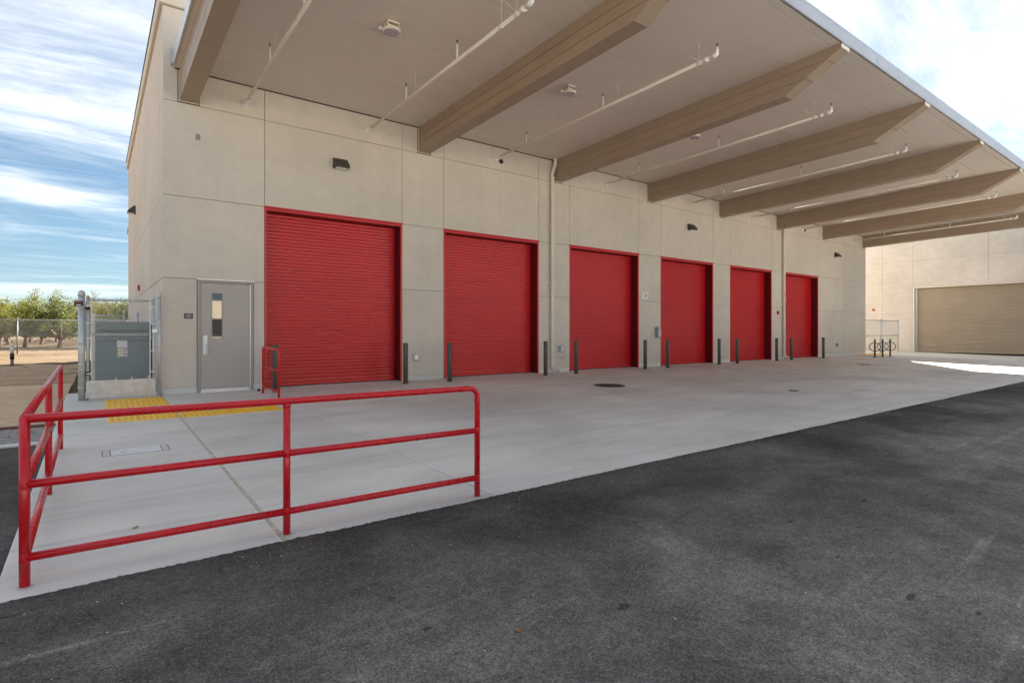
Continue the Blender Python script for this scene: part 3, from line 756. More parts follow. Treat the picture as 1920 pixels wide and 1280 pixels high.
MB().box(-0.075, 0.075, -0.11, 0.0, -0.17, 0.17, b=0.008).build('housing', 'box_grey', ds)
MB().prism([(-0.111, -0.14), (-0.15, -0.12), (-0.15, 0.10), (-0.111, 0.14)], -0.06, 0.06, 'X').build('cover', 'fascia_metal', ds)
MB().box(0.01, 0.075, -0.19, -0.151, 0.02, 0.06, b=0.006).build('handle', 'orange', ds)
MB().lathe([(0.02, 0.17), (0.02, 0.23)], (0, -0.05, 0), 10).build('conduit_stub', 'box_grey', ds)
rb = empty('receptacle_panel', (10.965, D, 0.68), 'recessed receptacle panel beside the near downspout', 'panel')
pf_ = MB()
for a in ((-0.125, 0.125, 0.10, 0.125), (-0.125, 0.125, -0.125, -0.10), (-0.125, -0.10, -0.0999, 0.0999), (0.10, 0.125, -0.0999, 0.0999)): pf_.box(a[0], a[1], -0.028, 0, a[2], a[3])
pf_.build('frame', 'galvanized_plate', rb)
MB().box(-0.0995, 0.0995, -0.012, -0.0005, -0.0995, 0.0995).build('back', 'box_grey', rb)
MB().box(0.035, 0.095, -0.024, -0.013, -0.09, 0.09, b=0.003).build('flap', 'fascia_metal', rb)
def hose_bib(x, z, lab):
    r = empty('hose_bib', (x, D, z), lab, 'faucet', 'hose bibs on the facade')
    MB().lathe([(0.01, 0.0), (0.042, -0.002), (0.042, -0.01), (0.02, -0.014)], (0, 0, 0), 14, 'Y').build('flange', 'steel', r)
    MB().tube([(0, -0.01, 0), (0, -0.075, 0), (0, -0.10, -0.015), (0, -0.105, -0.05)], [0.016, 0.018, 0.018, 0.015], 10).build('spout', 'steel', r)
    MB().tube([(0, -0.06, 0.015), (0, -0.075, 0.05)], 0.007, 8).lathe([(0.028, 0.05), (0.032, 0.056), (0.028, 0.062)], (0, -0.075, 0), 12).build('handle', 'steel', r)
hose_bib(11.035, 0.41, 'steel hose bib under the recessed panel beside near downspout')
hose_bib(23.15, 0.43, 'steel hose bib beside the far downspout')
def camera_dot(x, z, lab):
    r = empty('wall_vent', (x, D, z), lab, 'vent', 'round black wall vents')
    MB().lathe([(0.03, 0.0), (0.062, -0.003), (0.062, -0.03), (0.045, -0.04)], (0, 0, 0), 16, 'Y').build('ring', 'black', r)
    MB().lathe([(0.044, -0.028), (0.04, -0.034)], (0, 0, 0), 16, 'Y').build('grille', 'dark_void', r)
camera_dot(8.83, 5.80, 'round black vent high between first and second canopy beams')
camera_dot(25.88, 5.80, 'round black vent high on the wall near the far downspout')
def horn_strobe(loc, rz, lab, strobe=True):
    r = empty('alarm_horn', loc, lab, 'fire alarm', rz=rz)
    MB().box(-0.06, 0.06, -0.055, 0.0, -0.075, 0.075, b=0.006).build('housing', 'horn_red', r)
    if strobe: MB().prism([(-0.056, -0.03), (-0.09, -0.02), (-0.09, 0.02), (-0.056, 0.03)], -0.035, 0.035, 'X').build('strobe_lens', 'white_part', r)
    MB().box(-0.035, 0.035, -0.03, 0.0, -0.15, -0.077, b=0.004).build('label_plate', 'white_part', r)
horn_strobe((X0, 18.9, 2.42), R(-90), 'red fire alarm horn on the building side wall above the gate', False)
horn_strobe((23.46, D, 2.0), 0, 'small red alarm box beside the far downspout', False)
dsx = empty('door_stop', (2.62, D-0.34, zg(D-0.34)), 'small black door stop on the concrete by the grey door', 'door stop')
MB().lathe([(0.028, 0.0), (0.028, 0.045), (0.024, 0.05)], n=12).build('bumper', 'black', dsx)
MB().lathe([(0.034, 0.0), (0.034, 0.006)], n=12).build('base_plate', 'steel', dsx)

# ------------------------------------------------------------------ bollards
BOL = [(2.86, 11.62), (5.68, 11.63), (6.80, 11.56), (9.86, 11.62), (10.96, 11.57), (14.06, 11.66), (15.12, 11.60), (18.25, 11.72), (19.40, 11.70), (22.2, 11.65), (23.5, 11.70), (26.34, 11.67)]
blab = []
for i in range(6):
    n_ = ('first', 'second', 'third', 'fourth', 'fifth', 'sixth')[i]
    blab += [f'dark bronze bollard at the left jamb of the {n_} red door', f'dark bronze bollard at the right jamb of the {n_} red door']
proto = None
for (x, y), lab in zip(BOL, blab):
    if proto is None:
        proto = empty('bollard', (x, y, zg(y)), lab, 'bollard', 'bollards guarding the roll-up doors')
        MB().lathe([(0.057, -0.02), (0.057, 0.925), (0.052, 0.932)], n=24).build('post', 'bollard', proto)
        MB().lathe([(0.0525, 0.930), (0.050, 0.937), (0.030, 0.942), (0.004, 0.943)], n=24).build('cap', 'bollard', proto)
        MB().lathe([(0.074, 0.0005), (0.066, 0.006), (0.057, 0.007)], n=24).build('grout_ring', 'bounce_grout_concrete', proto)
    else:
        c = copy_tree(proto); c.location = (x, y, zg(y)); c['label'] = lab

# ------------------------------------------------------------------ red guard rails
RR = 0.0235
H = 0.895
def arc(c, r_, a0, a1, ax1, ax2, n=7):
    return [Vector(c)+Vector(ax1)*r_*math.cos(a0+(a1-a0)*i/n)+Vector(ax2)*r_*math.sin(a0+(a1-a0)*i/n) for i in range(n+1)]
gr = empty('guard_rail', (-0.30, 3.93, zg(3.93)), 'red pipe guard rail turning the corner in the foreground', 'railing')
G0 = Vector(gr.location)
YF, XL = 3.93, -0.30
PX = [-0.30, 1.03, 2.53]
def gl(p): return Vector(p)-G0
def rail_path(ps, name, r_=RR):
    return MB().tube([gl(p) for p in ps], r_, 14).build(name, 'red_rail', gr)
yf = [YF, YF-0.008, YF-0.09]          # the far end sits a touch nearer the edge
def yfx(x): return YF-0.075*(x-XL)/(2.53-XL)*1.0
zt = zg(YF)+H
# top rail with rounded right end running down into the end post
yr = yfx(PX[2]); zr = zg(yr)+H
rad = 0.075
arcp = [(PX[2]-rad+rad*math.sin(a), yr, zr-rad+rad*math.cos(a)) for a in [i*math.pi/2/8 for i in range(9)]]
rail_path([(XL, YF, zt)]+arcp+[(PX[2], yr, zg(yr)-0.02)], 'top_rail')
rail_path([(XL, YF, zg(YF)-0.02), (XL, YF, zt+RR*0.6)], 'post', RR*1.03)
ym = yfx(PX[1]); rail_path([(PX[1], ym, zg(ym)-0.02), (PX[1], ym, zg(ym)+H-RR*0.3)], 'post')
for hgt, nm in ((0.545, 'middle_rail'), (0.155, 'bottom_rail')):
    for a, b in ((0, 1), (1, 2)):
        ya, yb = yfx(PX[a]), yfx(PX[b]); rail_path([(PX[a], ya, zg(ya)+hgt), (PX[b], yb, zg(yb)+hgt)], nm, RR*0.97)
PY = [YF, 5.85, 7.78]
for y in PY[1:]: rail_path([(XL, y, zg(y)-0.02), (XL, y, zg(y)+H-RR*0.2)], 'post')
rail_path([(XL, YF, zt), (XL, PY[2]+0.02, zg(PY[2])+H)], 'top_rail')
for hgt, nm in ((0.545, 'middle_rail'), (0.155, 'bottom_rail')):
    for a, b in ((0, 1), (1, 2)): rail_path([(XL, PY[a], zg(PY[a])+hgt), (XL, PY[b], zg(PY[b])+hgt)], nm, RR*0.97)
for x, y in ((XL, YF), (PX[1], ym), (PX[2], yr), (XL, PY[1]), (XL, PY[2])):
    MB().lathe([(0.036, 0.001), (0.032, 0.003), (0.0245, 0.004)], gl((x, y, zg(y))), 16).build('grout_ring', 'bounce_grout_concrete', gr)
for (x, y, hw) in [(PX[i], yfx(PX[i]), hh_) for i in range(3) for hh_ in (0.545, 0.155)]+[(XL, y_, hh_) for y_ in PY[1:] for hh_ in (0.545, 0.155)]:
    MB().lathe([(RR*1.0, -0.027), (RR*1.045, -0.022), (RR*1.045, 0.022), (RR*1.0, 0.027)], gl((x, y, zg(y)+hw)), 14).build('weld_collar', 'red_rail', gr)
for (x, y) in ((PX[1], ym),):
    MB().lathe([(RR*0.99, -0.03), (RR*1.12, -0.022), (RR*1.12, -0.012), (RR, -0.006)], gl((x, y, zg(y)+H-RR*0.6)), 14).build('weld_bead', 'red_rail', gr)
# small rail by the grey door
g2 = empty('short_guard_rail', (2.60, 11.55, zg(11.55)), 'short red pipe rail standing between grey door and first red door', 'railing')
def g2p(pts, name, r_=0.021): return MB().tube([Vector(p)-Vector(g2.location) for p in pts], r_, 12).build(name, 'red_rail', g2)
ya, yb = 11.56, 10.40; rd = 0.07; hz = 0.90; xx = 2.615
far = [(xx, ya-rd+rd*math.sin(a), zg(ya)+hz-rd+rd*math.cos(a)) for a in [math.pi/2-i*math.pi/2/6 for i in range(7)]]
near = [(xx, yb+rd-rd*math.sin(a), zg(yb)+hz-rd+rd*math.cos(a)) for a in [i*math.pi/2/6 for i in range(7)]]
g2p([(xx, ya, zg(ya)-0.02)]+far+near+[(xx, yb, zg(yb)-0.02)], 'frame_loop')
g2p([(xx, ya, zg(ya)+0.52), (xx, yb, zg(yb)+0.52)], 'middle_rail', 0.019); g2p([(xx, ya, zg(ya)+0.15), (xx, yb, zg(yb)+0.15)], 'bottom_rail', 0.019)

# ------------------------------------------------------------------ tactile strips
def tactile(name, lab, tiles, grp='yellow tactile warning surfaces'):
    r = empty(name, (tiles[0][0], tiles[0][2], zg(tiles[0][2])), lab, 'tactile paving', grp)
    o = Vector(r.location)
    for (xa, xb, ya_, yb_) in tiles:
        m = MB()
        def q(x, y, dz): return (x-o.x, y-o.y, zg(y)+dz-o.z)
        xs = [xa]; hs_ = [0.004]
        x = xa+0.012
        while x < xb-0.05:
            xs += [x, x+0.010, x+0.034, x+0.044]; hs_ += [0.004, 0.011, 0.011, 0.004]; x += 0.0762
        xs.append(xb); hs_.append(0.004)
        n = len(xs)
        v = [q(x_, yy, h_) for yy in (ya_, yb_) for x_, h_ in zip(xs, hs_)]
        f = [(i, i+1, n+i+1, n+i) for i in range(n-1)]
        b0 = len(v); v += [q(xa, ya_, -0.01), q(xb, ya_, -0.01), q(xa, yb_, -0.01), q(xb, yb_, -0.01)]
        f += [tuple(list(range(n-1, -1, -1))+[b0, b0+1]), (0, n, b0+2, b0), (n-1, b0+1, b0+3, 2*n-1)]
        m.add(v, f); m.build('tile', 'tactile_yellow', r)
t_a = []
for y0, y1 in ((9.37, 10.25), (10.252, 11.14), (11.142, 11.97)): t_a.append((0.14, 0.985, y0, y1))
tactile('tactile_paving', 'yellow ribbed tactile paving in front of the chain-link gate', t_a)
tactile('tactile_paving', 'yellow ribbed tactile strip on the slab before the grey door', [(1.012, 1.74, 9.32, 10.20), (1.742, 2.42, 9.32, 10.20)])
tactile('tactile_paving', 'yellow tactile strip on the ground past the far building corner', [(31.25, 32.9, 11.65, 12.25), (32.91, 34.5, 11.65, 12.25)])

# ------------------------------------------------------------------ manholes and lids
def manhole(x, y, r_, lab):
    o = empty('manhole_cover', (x, y, zg(y)), lab, 'manhole cover', 'round iron covers in the concrete'); o.rotation_euler.x = math.atan(SL)
    MB().lathe([(r_*1.08, -0.02), (r_*1.08, 0.003), (r_*1.01, 0.003), (r_*1.01, -0.01)], n=36).build('rim', 'cast_iron', o)
    MB().lathe([(r_, -0.02), (r_, 0.002), (r_*0.97, 0.004), (0.002, 0.004)], n=36).build('lid', 'cast_iron', o)
    m = MB()
    st_ = 0.06; k = int(r_/st_)
    for i in range(-k, k+1):
        for j in range(-k, k+1):
            u, v_ = i*st_, j*st_
            if u*u+v_*v_ < (r_*0.92)**2: m.box(u-0.02, u+0.02, v_-0.02, v_+0.02, 0.004, 0.009)
    s_ = m.build('tread_studs', 'cast_iron', o); s_['kind'] = 'stuff'
manhole(9.60, 9.02, 0.34, 'round iron manhole cover in front of the third red door')
manhole(23.6, 8.95, 0.20, 'small round iron cover in the concrete near the far bollards')
manhole(12.45, 6.16, 0.10, 'tiny round iron cleanout cover out on the concrete apron')
ub = empty('utility_box_lid', (0.36, 7.28, zg(7.28)), 'pale rectangular utility box lid set in the concrete walk', 'lid'); ub.rotation_euler.x = math.atan(SL)
MB().box(-0.305, 0.305, -0.17, 0.17, -0.02, 0.0012).build('recess', 'recess_grey', ub)
MB().box(-0.300, 0.300, -0.165, -0.152, -0.01, 0.004).box(-0.300, 0.300, 0.152, 0.165, -0.01, 0.004).build('frame', 'stem_concrete', ub)
MB().box(-0.225, 0.225, -0.143, 0.143, -0.01, 0.006, b=0.004).build('lid', 'lid_concrete', ub)
for s_ in (-1, 1): MB().box(*sorted((s_*0.236, s_*0.292)), -0.143, 0.143, -0.01, 0.005, b=0.003).build('end_plate', 'stem_concrete', ub)
for q in ((-0.15, -0.09, -0.055, -0.042), (0.09, 0.15, 0.042, 0.055), (-0.21, -0.18, 0.1, 0.115)): MB().box(*q, 0.0055, 0.0068).build('lifting_slot', 'box_grey', ub)

# ------------------------------------------------------------------ chain link
def chain_mesh(x0, x1, z0, z1, p=0.057, r_=0.0019, n=3, knuckle=True):
    """diamond wire netting in the XZ plane at y = 0"""
    m = MB(); nn = int((x1-x0+(z1-z0))/p)+1
    def seg(a, b, dy):
        a = Vector(a); b = Vector(b)
        d = (b-a).normalized(); u = Vector((0,1,0)); v_ = d.cross(u)
        o = len(m.v)
        for q in (a, b):
            for j in range(n):
                an = 2*math.pi*j/n; m.v.append(tuple(q+u*(math.cos(an)*r_+dy)+v_*math.sin(an)*r_))
        for j in range(n): m.f.append((o+j, o+(j+1)%n, o+n+(j+1)%n, o+n+j)); m.sm.append(True)
    h = z1-z0
    for k in range(nn+1):
        s_ = x0-h+k*p                       # rising
        a = (max(s_, x0), 0, z0+max(0, x0-s_)); b = (min(s_+h, x1), 0, z1-max(0, s_+h-x1))
        if b[0]-a[0] > 0.005: seg(a, b, r_)
        a = (max(s_, x0), 0, z1-max(0, x0-s_)); b = (min(s_+h, x1), 0, z0+max(0, s_+h-x1))
        if b[0]-a[0] > 0.005: seg(a, b, -r_)
    return m
def post(r, x, y, z0, z1, rad_, mat='galvanized', cap=True, parent=None, bands=()):
    m = MB().lathe([(rad_, z0), (rad_, z1)], (x, y, 0), 18); m.build('post', mat, parent)
    if cap: MB().lathe([(rad_*1.08, z1-0.03), (rad_*1.10, z1+0.005), (rad_*0.98, z1+0.03), (rad_*0.70, z1+0.055), (rad_*0.30, z1+0.068), (0.002, z1+0.07)], (x, y, 0), 18).build('post_cap', mat, parent)
    for b in bands: MB().lathe([(rad_*1.005, b-0.016), (rad_*1.06, b-0.014), (rad_*1.06, b+0.014), (rad_*1.005, b+0.016)], (x, y, 0), 18).build('band', mat, parent)
YG = 12.16
gp = empty('gate_post', (-0.185, YG, 0), 'thick galvanized gate post with domed cap beside the path', 'post')
post(None, 0, 0, -0.02, 1.83, 0.050, parent=gp, bands=(0.22, 0.52, 0.62, 0.98, 1.62))
MB().lathe([(0.024, 0.0), (0.024, 1.70)], (0.082, 0.03, 0), 12).build('hinge_tube', 'galvanized', gp)
ab = empty('alarm_box', (-0.225, YG-0.052, 1.665), 'small black alarm box on the thick gate post', 'alarm')
MB().box(-0.062, 0.062, -0.045, 0.0, -0.045, 0.045, b=0.010).build('housing', 'black', ab)
MB().box(-0.035, 0.035, -0.0475, -0.0455, 0.014, 0.032).build('red_label', 'horn_red', ab)
MB().box(-0.032, 0.032, -0.0475, -0.0455, -0.034, -0.018).build('white_label', 'white_part', ab)
MB().lathe([(0.006, -0.0455), (0.006, -0.048)], (-0.048, 0, 0.024), 8, 'Y').build('indicator', 'white_part', ab)
# the gate leaf
gt = empty('chain_link_gate', (-0.10, YG, 0.03), 'galvanized chain-link gate with steel kick plate beside the building corner', 'gate')
GW = 0.965; GH = 1.74
MB().tube([(0.0, 0, 0.0), (0.0, 0, GH+0.02)], 0.022, 12).lathe([(0.025, GH), (0.025, GH+0.03), (0.012, GH+0.045)], n=12).build('stile', 'galvanized', gt)
MB().tube([(GW, 0, 0.0), (GW, 0, GH+0.02)], 0.022, 12).lathe([(0.025, GH), (0.025, GH+0.03), (0.012, GH+0.045)], (GW, 0, 0), 12).build('stile', 'galvanized', gt)
for z_, nm in ((GH-0.03, 'top_rail'), (1.10, 'middle_rail'), (0.03, 'bottom_rail')):
    MB().tube([(0, 0, z_), (GW, 0, z_)], 0.0185 if z_ != 1.10 else 0.015, 10).build(nm, 'galvanized', gt)
cm = chain_mesh(0.05, GW-0.05, 0.24, GH+0.02, 0.064, 0.0022); o = cm.build('wire_netting', 'wire', gt, kind='stuff'); o.location.y = -0.022
for xx_ in (0.055, GW-0.055): MB().box(xx_-0.009, xx_+0.009, -0.028, -0.020, 0.24, GH-0.01).build('tension_bar', 'galvanized', gt)
for zz in (0.42, 0.80, 1.04, 1.30, 1.60):
    for sx in (0, GW):
        a, b = (-0.026, 0.068) if sx == 0 else (GW-0.068, GW+0.026)
        MB().box(a, b, -0.032, -0.0285, zz-0.012, zz+0.012).build('tension_band', 'galvanized_plate', gt)
MB().box(-0.025, GW+0.022, -0.034, -0.024, 0.0, 0.300, b=0.002).build('kick_plate', 'galvanized_plate', gt)
for xx_ in (0.40, 0.63, 0.88): MB().box(xx_-0.014, xx_+0.014, -0.040, -0.0345, 0.285, 0.345, b=0.003).build('plate_clip', 'galvanized_plate', gt)
for zz in (1.56, 0.42):
    MB().tube([(-0.075, -0.01, zz), (-0.01, -0.01, zz)], 0.012, 8).lathe([(0.029, zz-0.03), (0.031, zz-0.028), (0.031, zz+0.028), (0.029, zz+0.03)], n=12).tube([(-0.05, -0.015, zz-0.12), (-0.05, -0.015, zz+0.02)], 0.008, 8).build('hinge', 'black', gt)
MB().box(GW-0.03, GW+0.055, -0.05, -0.035, 1.14, 1.20, b=0.003).tube([(GW+0.02, -0.03, 1.17), (GW+0.14, -0.03, 1.18)], 0.008, 8).build('latch', 'steel', gt)
rp = empty('gate_post', (0.955, 12.20, 0), 'slim galvanized pipe post against the building corner by the gate', 'post')
post(None, 0, 0, -0.02, 1.84, 0.036, parent=rp)
# enclosure fence behind the gate
ef = empty('enclosure_fence', (-0.20, 14.9, 0), 'galvanized enclosure fence rails behind the grey utility cabinet', 'fence')
for x_, h_ in ((0.07, 1.62), (0.82, 1.70), (1.12, 1.66)): post(None, x_, 3.2, 0, h_, 0.028, parent=ef)
for z_ in (1.60, 1.50): MB().tube([(0.07, 3.2, z_), (0.82, 3.2, z_)], 0.018, 8).build('rail', 'galvanized', ef)
MB().box(0.16, 0.20, -2.0, -1.96, 0, 1.52).build('marker_post', 'galvanized_plate', ef)
cmz = chain_mesh(0.07, 1.1, 0.05, 1.58); o = cmz.build('wire_netting', 'wire', ef, kind='stuff'); o.location.y = 3.2
# utility cabinet
cbt = empty('utility_cabinet', (0.0, 14.2, 0.0), 'grey-green utility cabinet on a concrete pad behind the chain-link gate', 'cabinet')
MB().box(-0.06, 0.99, -0.12, 1.15, -0.05, 0.13, b=0.01).build('pad', 'stem_concrete', cbt)
MB().box(0.0, 0.93, 0.0, 1.05, 0.13, 1.21, b=0.01).build('body', 'cabinet', cbt)
MB().prism([(-0.05, 1.212), (-0.05, 1.36), (-0.02, 1.395), (1.10, 1.395), (1.10, 1.212)], -0.025, 0.955, 'X').build('lid', 'cabinet', cbt)
MB().box(0.0, 0.93, -0.028, -0.001, 1.00, 1.10, b=0.006).build('door_lip', 'cabinet', cbt)
MB().box(0.0, 0.93, -0.016, -0.001, 0.16, 0.985, b=0.004).build('door', 'cabinet', cbt)
MB().box(0.365, 0.545, -0.020, -0.0165, 0.85, 1.0).build('notice', 'white_part', cbt)
lb = MB().box(0.38, 0.545, -0.0205, -0.0165, 0.665, 0.835).build('warning_label', 'white_part', cbt)
for zz in (0.79, 0.70): MB().prism([(0.39, zz-0.025), (0.45, zz-0.025), (0.42, zz+0.028)], -0.0225, -0.0206, 'Y').build('hazard_triangle', 'warn_yellow', lb)
for zz in (0.80, 0.71): MB().box(0.465, 0.535, -0.0225, -0.0206, zz-0.004, zz+0.014).build('print_bar', 'horn_red', lb)
for zz in (0.775, 0.762, 0.688, 0.678): MB().box(0.465, 0.53, -0.0225, -0.0206, zz-0.0025, zz+0.0025).build('print_line', 'box_grey', lb)

# perimeter fence
YFN = 40.6
pfn = empty('perimeter_fence', (-3.4, YFN, 0), 'long galvanized chain-link fence in front of the orchard', 'fence')
def fence_run(root, xs, z1, h=1.86, p=0.075, r_=0.0017, parts=True):
    for x_ in xs: post(None, x_, 0, -0.05, h+0.02, 0.032, mat='fence_steel', cap=True, parent=root)
    MB().tube([(xs[0], 0, h-0.02), (xs[-1], 0, h-0.02)], 0.024, 8).build('top_rail', 'fence_steel', root)
    o = chain_mesh(xs[0], xs[-1], 0.02, h, p, r_).build('wire_netting', 'wire', root, kind='stuff'); o.location.y = 0.03
fence_run(pfn, [-15.0+3.0*i for i in range(9)], 1.86)
side = empty('side_fence', (X1, 12.55, 0), 'low chain-link fence between the far corner and the tan building', 'fence')
def sp(x): return x-X1
for x_, r_ in ((35.2, 0.05), (37.75, 0.04)): post(None, sp(x_), 0, 0, 1.86, r_, parent=side, bands=(0.3, 1.0, 1.5, 1.75) if r_ > 0.045 else ())
for z_ in (1.82, 0.98):
    MB().tube([(0.05, 0, z_), (sp(35.15), 0, z_)], 0.022, 8).build('rail', 'galvanized', side); MB().tube([(sp(35.25), 0, z_), (sp(37.7), 0, z_)], 0.022, 8).build('rail', 'galvanized', side)
o = chain_mesh(0.05, sp(35.15), 0.03, 1.84, 0.07, 0.0025).build('wire_netting', 'wire', side, kind='stuff'); o.location.y = -0.03
o = chain_mesh(sp(35.25), sp(37.7), 0.03, 1.84, 0.07, 0.0025).build('wire_netting', 'wire', side, kind='stuff'); o.location.y = -0.03

# ------------------------------------------------------------------ bike racks
brk = None
for x, lab in ((29.56, 'black post-and-ring bike rack, leftmost of three'), (30.48, 'black post-and-ring bike rack, middle of three'), (31.40, 'black post-and-ring bike rack, rightmost of three')):
    y = 10.77
    if brk is None:
        brk = empty('bike_rack', (x, y, zg(y)), lab, 'bike rack', 'post-and-ring bike racks')
        MB().box(-0.03, 0.03, -0.03, 0.03, 0.008, 0.865, b=0.006).build('post', 'black', brk)
        MB().box(-0.10, 0.10, -0.10, 0.10, 0.0, 0.008).build('base_plate', 'black', brk)
        MB().tube([(0.0, 0.235*math.cos(2*math.pi*i/28), 0.50+0.205*math.sin(2*math.pi*i/28)) for i in range(28)], 0.018, 8, closed=True).build('ring', 'black', brk)
    else:
        c = copy_tree(brk); c.location = (x, y, zg(y)); c['label'] = lab

# ------------------------------------------------------------------ tan building on the right
XB = 39.0
b2 = empty('tan_building', (XB, 9.0, 0), 'tall pale concrete building with wide tan roll-up door at far right', 'building')
def p2(mb, name, mat, parent=None, **k):
    o = mb.build(name, mat, parent or b2, **k); p = o.parent; off = Vector((0,0,0))
    while p is not None: off += Vector(p.location); p = p.parent
    o.location = -off; return o
DY0, DY1, DZ = 6.0, 12.12, 3.77
H2 = 7.2
cw = MB()
cw.box(XB+0.02, XB+0.3, -9, DY0, -0.2, H2).box(XB+0.02, XB+0.3, DY1, 26, -0.2, H2).box(XB+0.02, XB+0.3, DY0, DY1, DZ, H2)
cw.box(XB+0.3, 60, 25.7, 26, -0.2, H2).box(XB+0.3, 60, -9, -8.7, -0.2, H2).box(59.7, 60, -8.7, 25.7, -0.2, H2).box(XB+0.3, 59.7, -8.7, 25.7, H2-0.5, H2-0.4)
w2 = p2(cw, 'wall', 'joint_stucco')
def pan2(y0, y1, z0, z1): p2(B(XB, XB+0.03, y0+0.004, y1-0.004, z0+0.004, z1-0.004, b=0.004), 'wall_panel', 'tilt_concrete', w2)
YJ2 = [-9, -5, -1, 2.5, DY0, 8.68, DY1+0.08, 13.8, 18, 22, 26]
ZJ2 = [-0.1, 2.3, DZ+0.07, 5.4, H2]
for i in range(len(YJ2)-1):
    for j in range(len(ZJ2)-1):
        if j < 2 and YJ2[i] >= DY0-0.01 and YJ2[i+1] <= DY1+0.09: continue
        pan2(YJ2[i], YJ2[i+1], ZJ2[j], ZJ2[j+1])
d2 = empty('roll_up_door'); d2.parent = b2; d2.location = Vector((XB, DY0, 0))-Vector(b2.location); tag(d2, 'wide tan slatted roll-up door')
p2(B(XB-0.012, XB+0.30, DY1-0.005, DY1+0.075, -0.1, DZ+0.065, b=0.006).box(XB-0.012, XB+0.30, DY0-0.075, DY0+0.005, -0.1, DZ+0.065, b=0.006).box(XB-0.012, XB+0.30, DY0+0.006, DY1-0.006, DZ-0.01, DZ+0.063, b=0.006), 'frame', 'cream_trim', d2)
p2(B(XB+0.16, XB+0.30, DY1-0.10, DY1-0.006, -0.1, DZ-0.011), 'guide', 'galvanized', d2); p2(B(XB+0.16, XB+0.30, DY0+0.006, DY0+0.10, -0.1, DZ-0.011), 'guide', 'galvanized', d2)
s2 = MB(); pz = 0.0735; k = 0; dx = XB+0.24
while 0.13+k*pz < DZ-0.02:
    z = 0.13+k*pz
    s2.prism([(dx+0.010, z), (dx, z+0.006), (dx-0.014, z+0.02), (dx-0.014, z+pz-0.022), (dx, z+pz-0.007), (dx+0.010, z+pz-0.002)], DY0+0.101, DY1-0.101, 'Y'); k += 1
p2(s2, 'slat_curtain', 'tan_door', d2, kind='stuff')
p2(B(dx-0.03, dx+0.02, DY0+0.101, DY1-0.101, 0.0, 0.129, b=0.006), 'bottom_bar', 'tan_door', d2)
p2(B(dx-0.01, dx+0.01, DY0+0.101, DY1-0.101, -0.12, -0.001), 'seal', 'black', d2)
horn_strobe((XB, 14.28, 2.55), R(-90), 'small red fire bell on the pale concrete wall at right', False)

# opposite building, far behind the camera: what the door window mirrors
op = empty('opposite_building', (20, -100, 0), 'long tan building across the yard mirrored in the door window', 'building')
MB().box(-85, 85, -15, -0.0, -0.5, 3.9 if False else 0.2).box(-85, -4, -0.3, 0, 0.2, 7.4).box(1.5, 85, -0.3, 0, 0.2, 7.4).box(-4, 1.5, -0.3, 0, 3.8, 7.4).box(-85, 85, -15, -14.7, 0.2, 7.4).box(-85, -84.7, -14.7, -0.3, 0.2, 7.4).box(84.7, 85, -14.7, -0.3, 0.2, 7.4).build('wall', 'opposite_wall', op)
MB().box(-4, 1.5, -0.6, -0.31, 0.2, 3.8).build('doorway', 'dark_void', op)
MB().box(-85, 85, -14.7, -0.3, 6.9, 7.0).build('roof', 'parapet_roof', op)

# ------------------------------------------------------------------ left background
sh = empty('farm_shed', (-5.4, 43.5, 0), 'tan pitched farm shed roof at the left edge before the trees', 'shed')
MB().prism([(-3.2, 1.15), (0.78, 1.15), (0.78, 1.22), (-1.2, 2.1), (-3.2, 1.3)], -1.5, 1.5, 'Y').build('roof', 'roof_tan', sh)
MB().box(-3.0, 0.30, -1.2, 1.2, 0, 1.149).build('wall', 'white_part', sh)
sh.location = (-6.03, 46.5, 0)
vp = empty('irrigation_riser', (-2.25, 21.9*1.12, 0), 'white irrigation standpipe with dark valve in the dirt', 'pipe')
vp.location = (-2.42, 27.2, -0.02)
MB().tube([(0, 0, 0), (0, 0, 0.20)], 0.05, 10).build('base_pipe', 'box_grey', vp)
MB().tube([(0, 0, 0.20), (0, 0, 0.42)], 0.065, 10).build('valve', 'black', vp)
MB().tube([(0, 0, 0.42), (0, 0, 0.70)], 0.048, 10).lathe([(0.065, 0.68), (0.065, 0.72), (0.05, 0.74)], n=10).build('riser', 'white_part', vp)
ant = empty('utility_pole', (-12.5, 190, 0), 'thin utility pole standing above the distant orchard', 'pole')
MB().tube([(0, 0, 0), (0, 0, 11.6)], [0.17, 0.10], 8).build('shaft', 'bark', ant)
MB().box(-0.25, 0.25, -0.05, 0.05, 11.0, 11.12).build('crossarm', 'bark', ant)

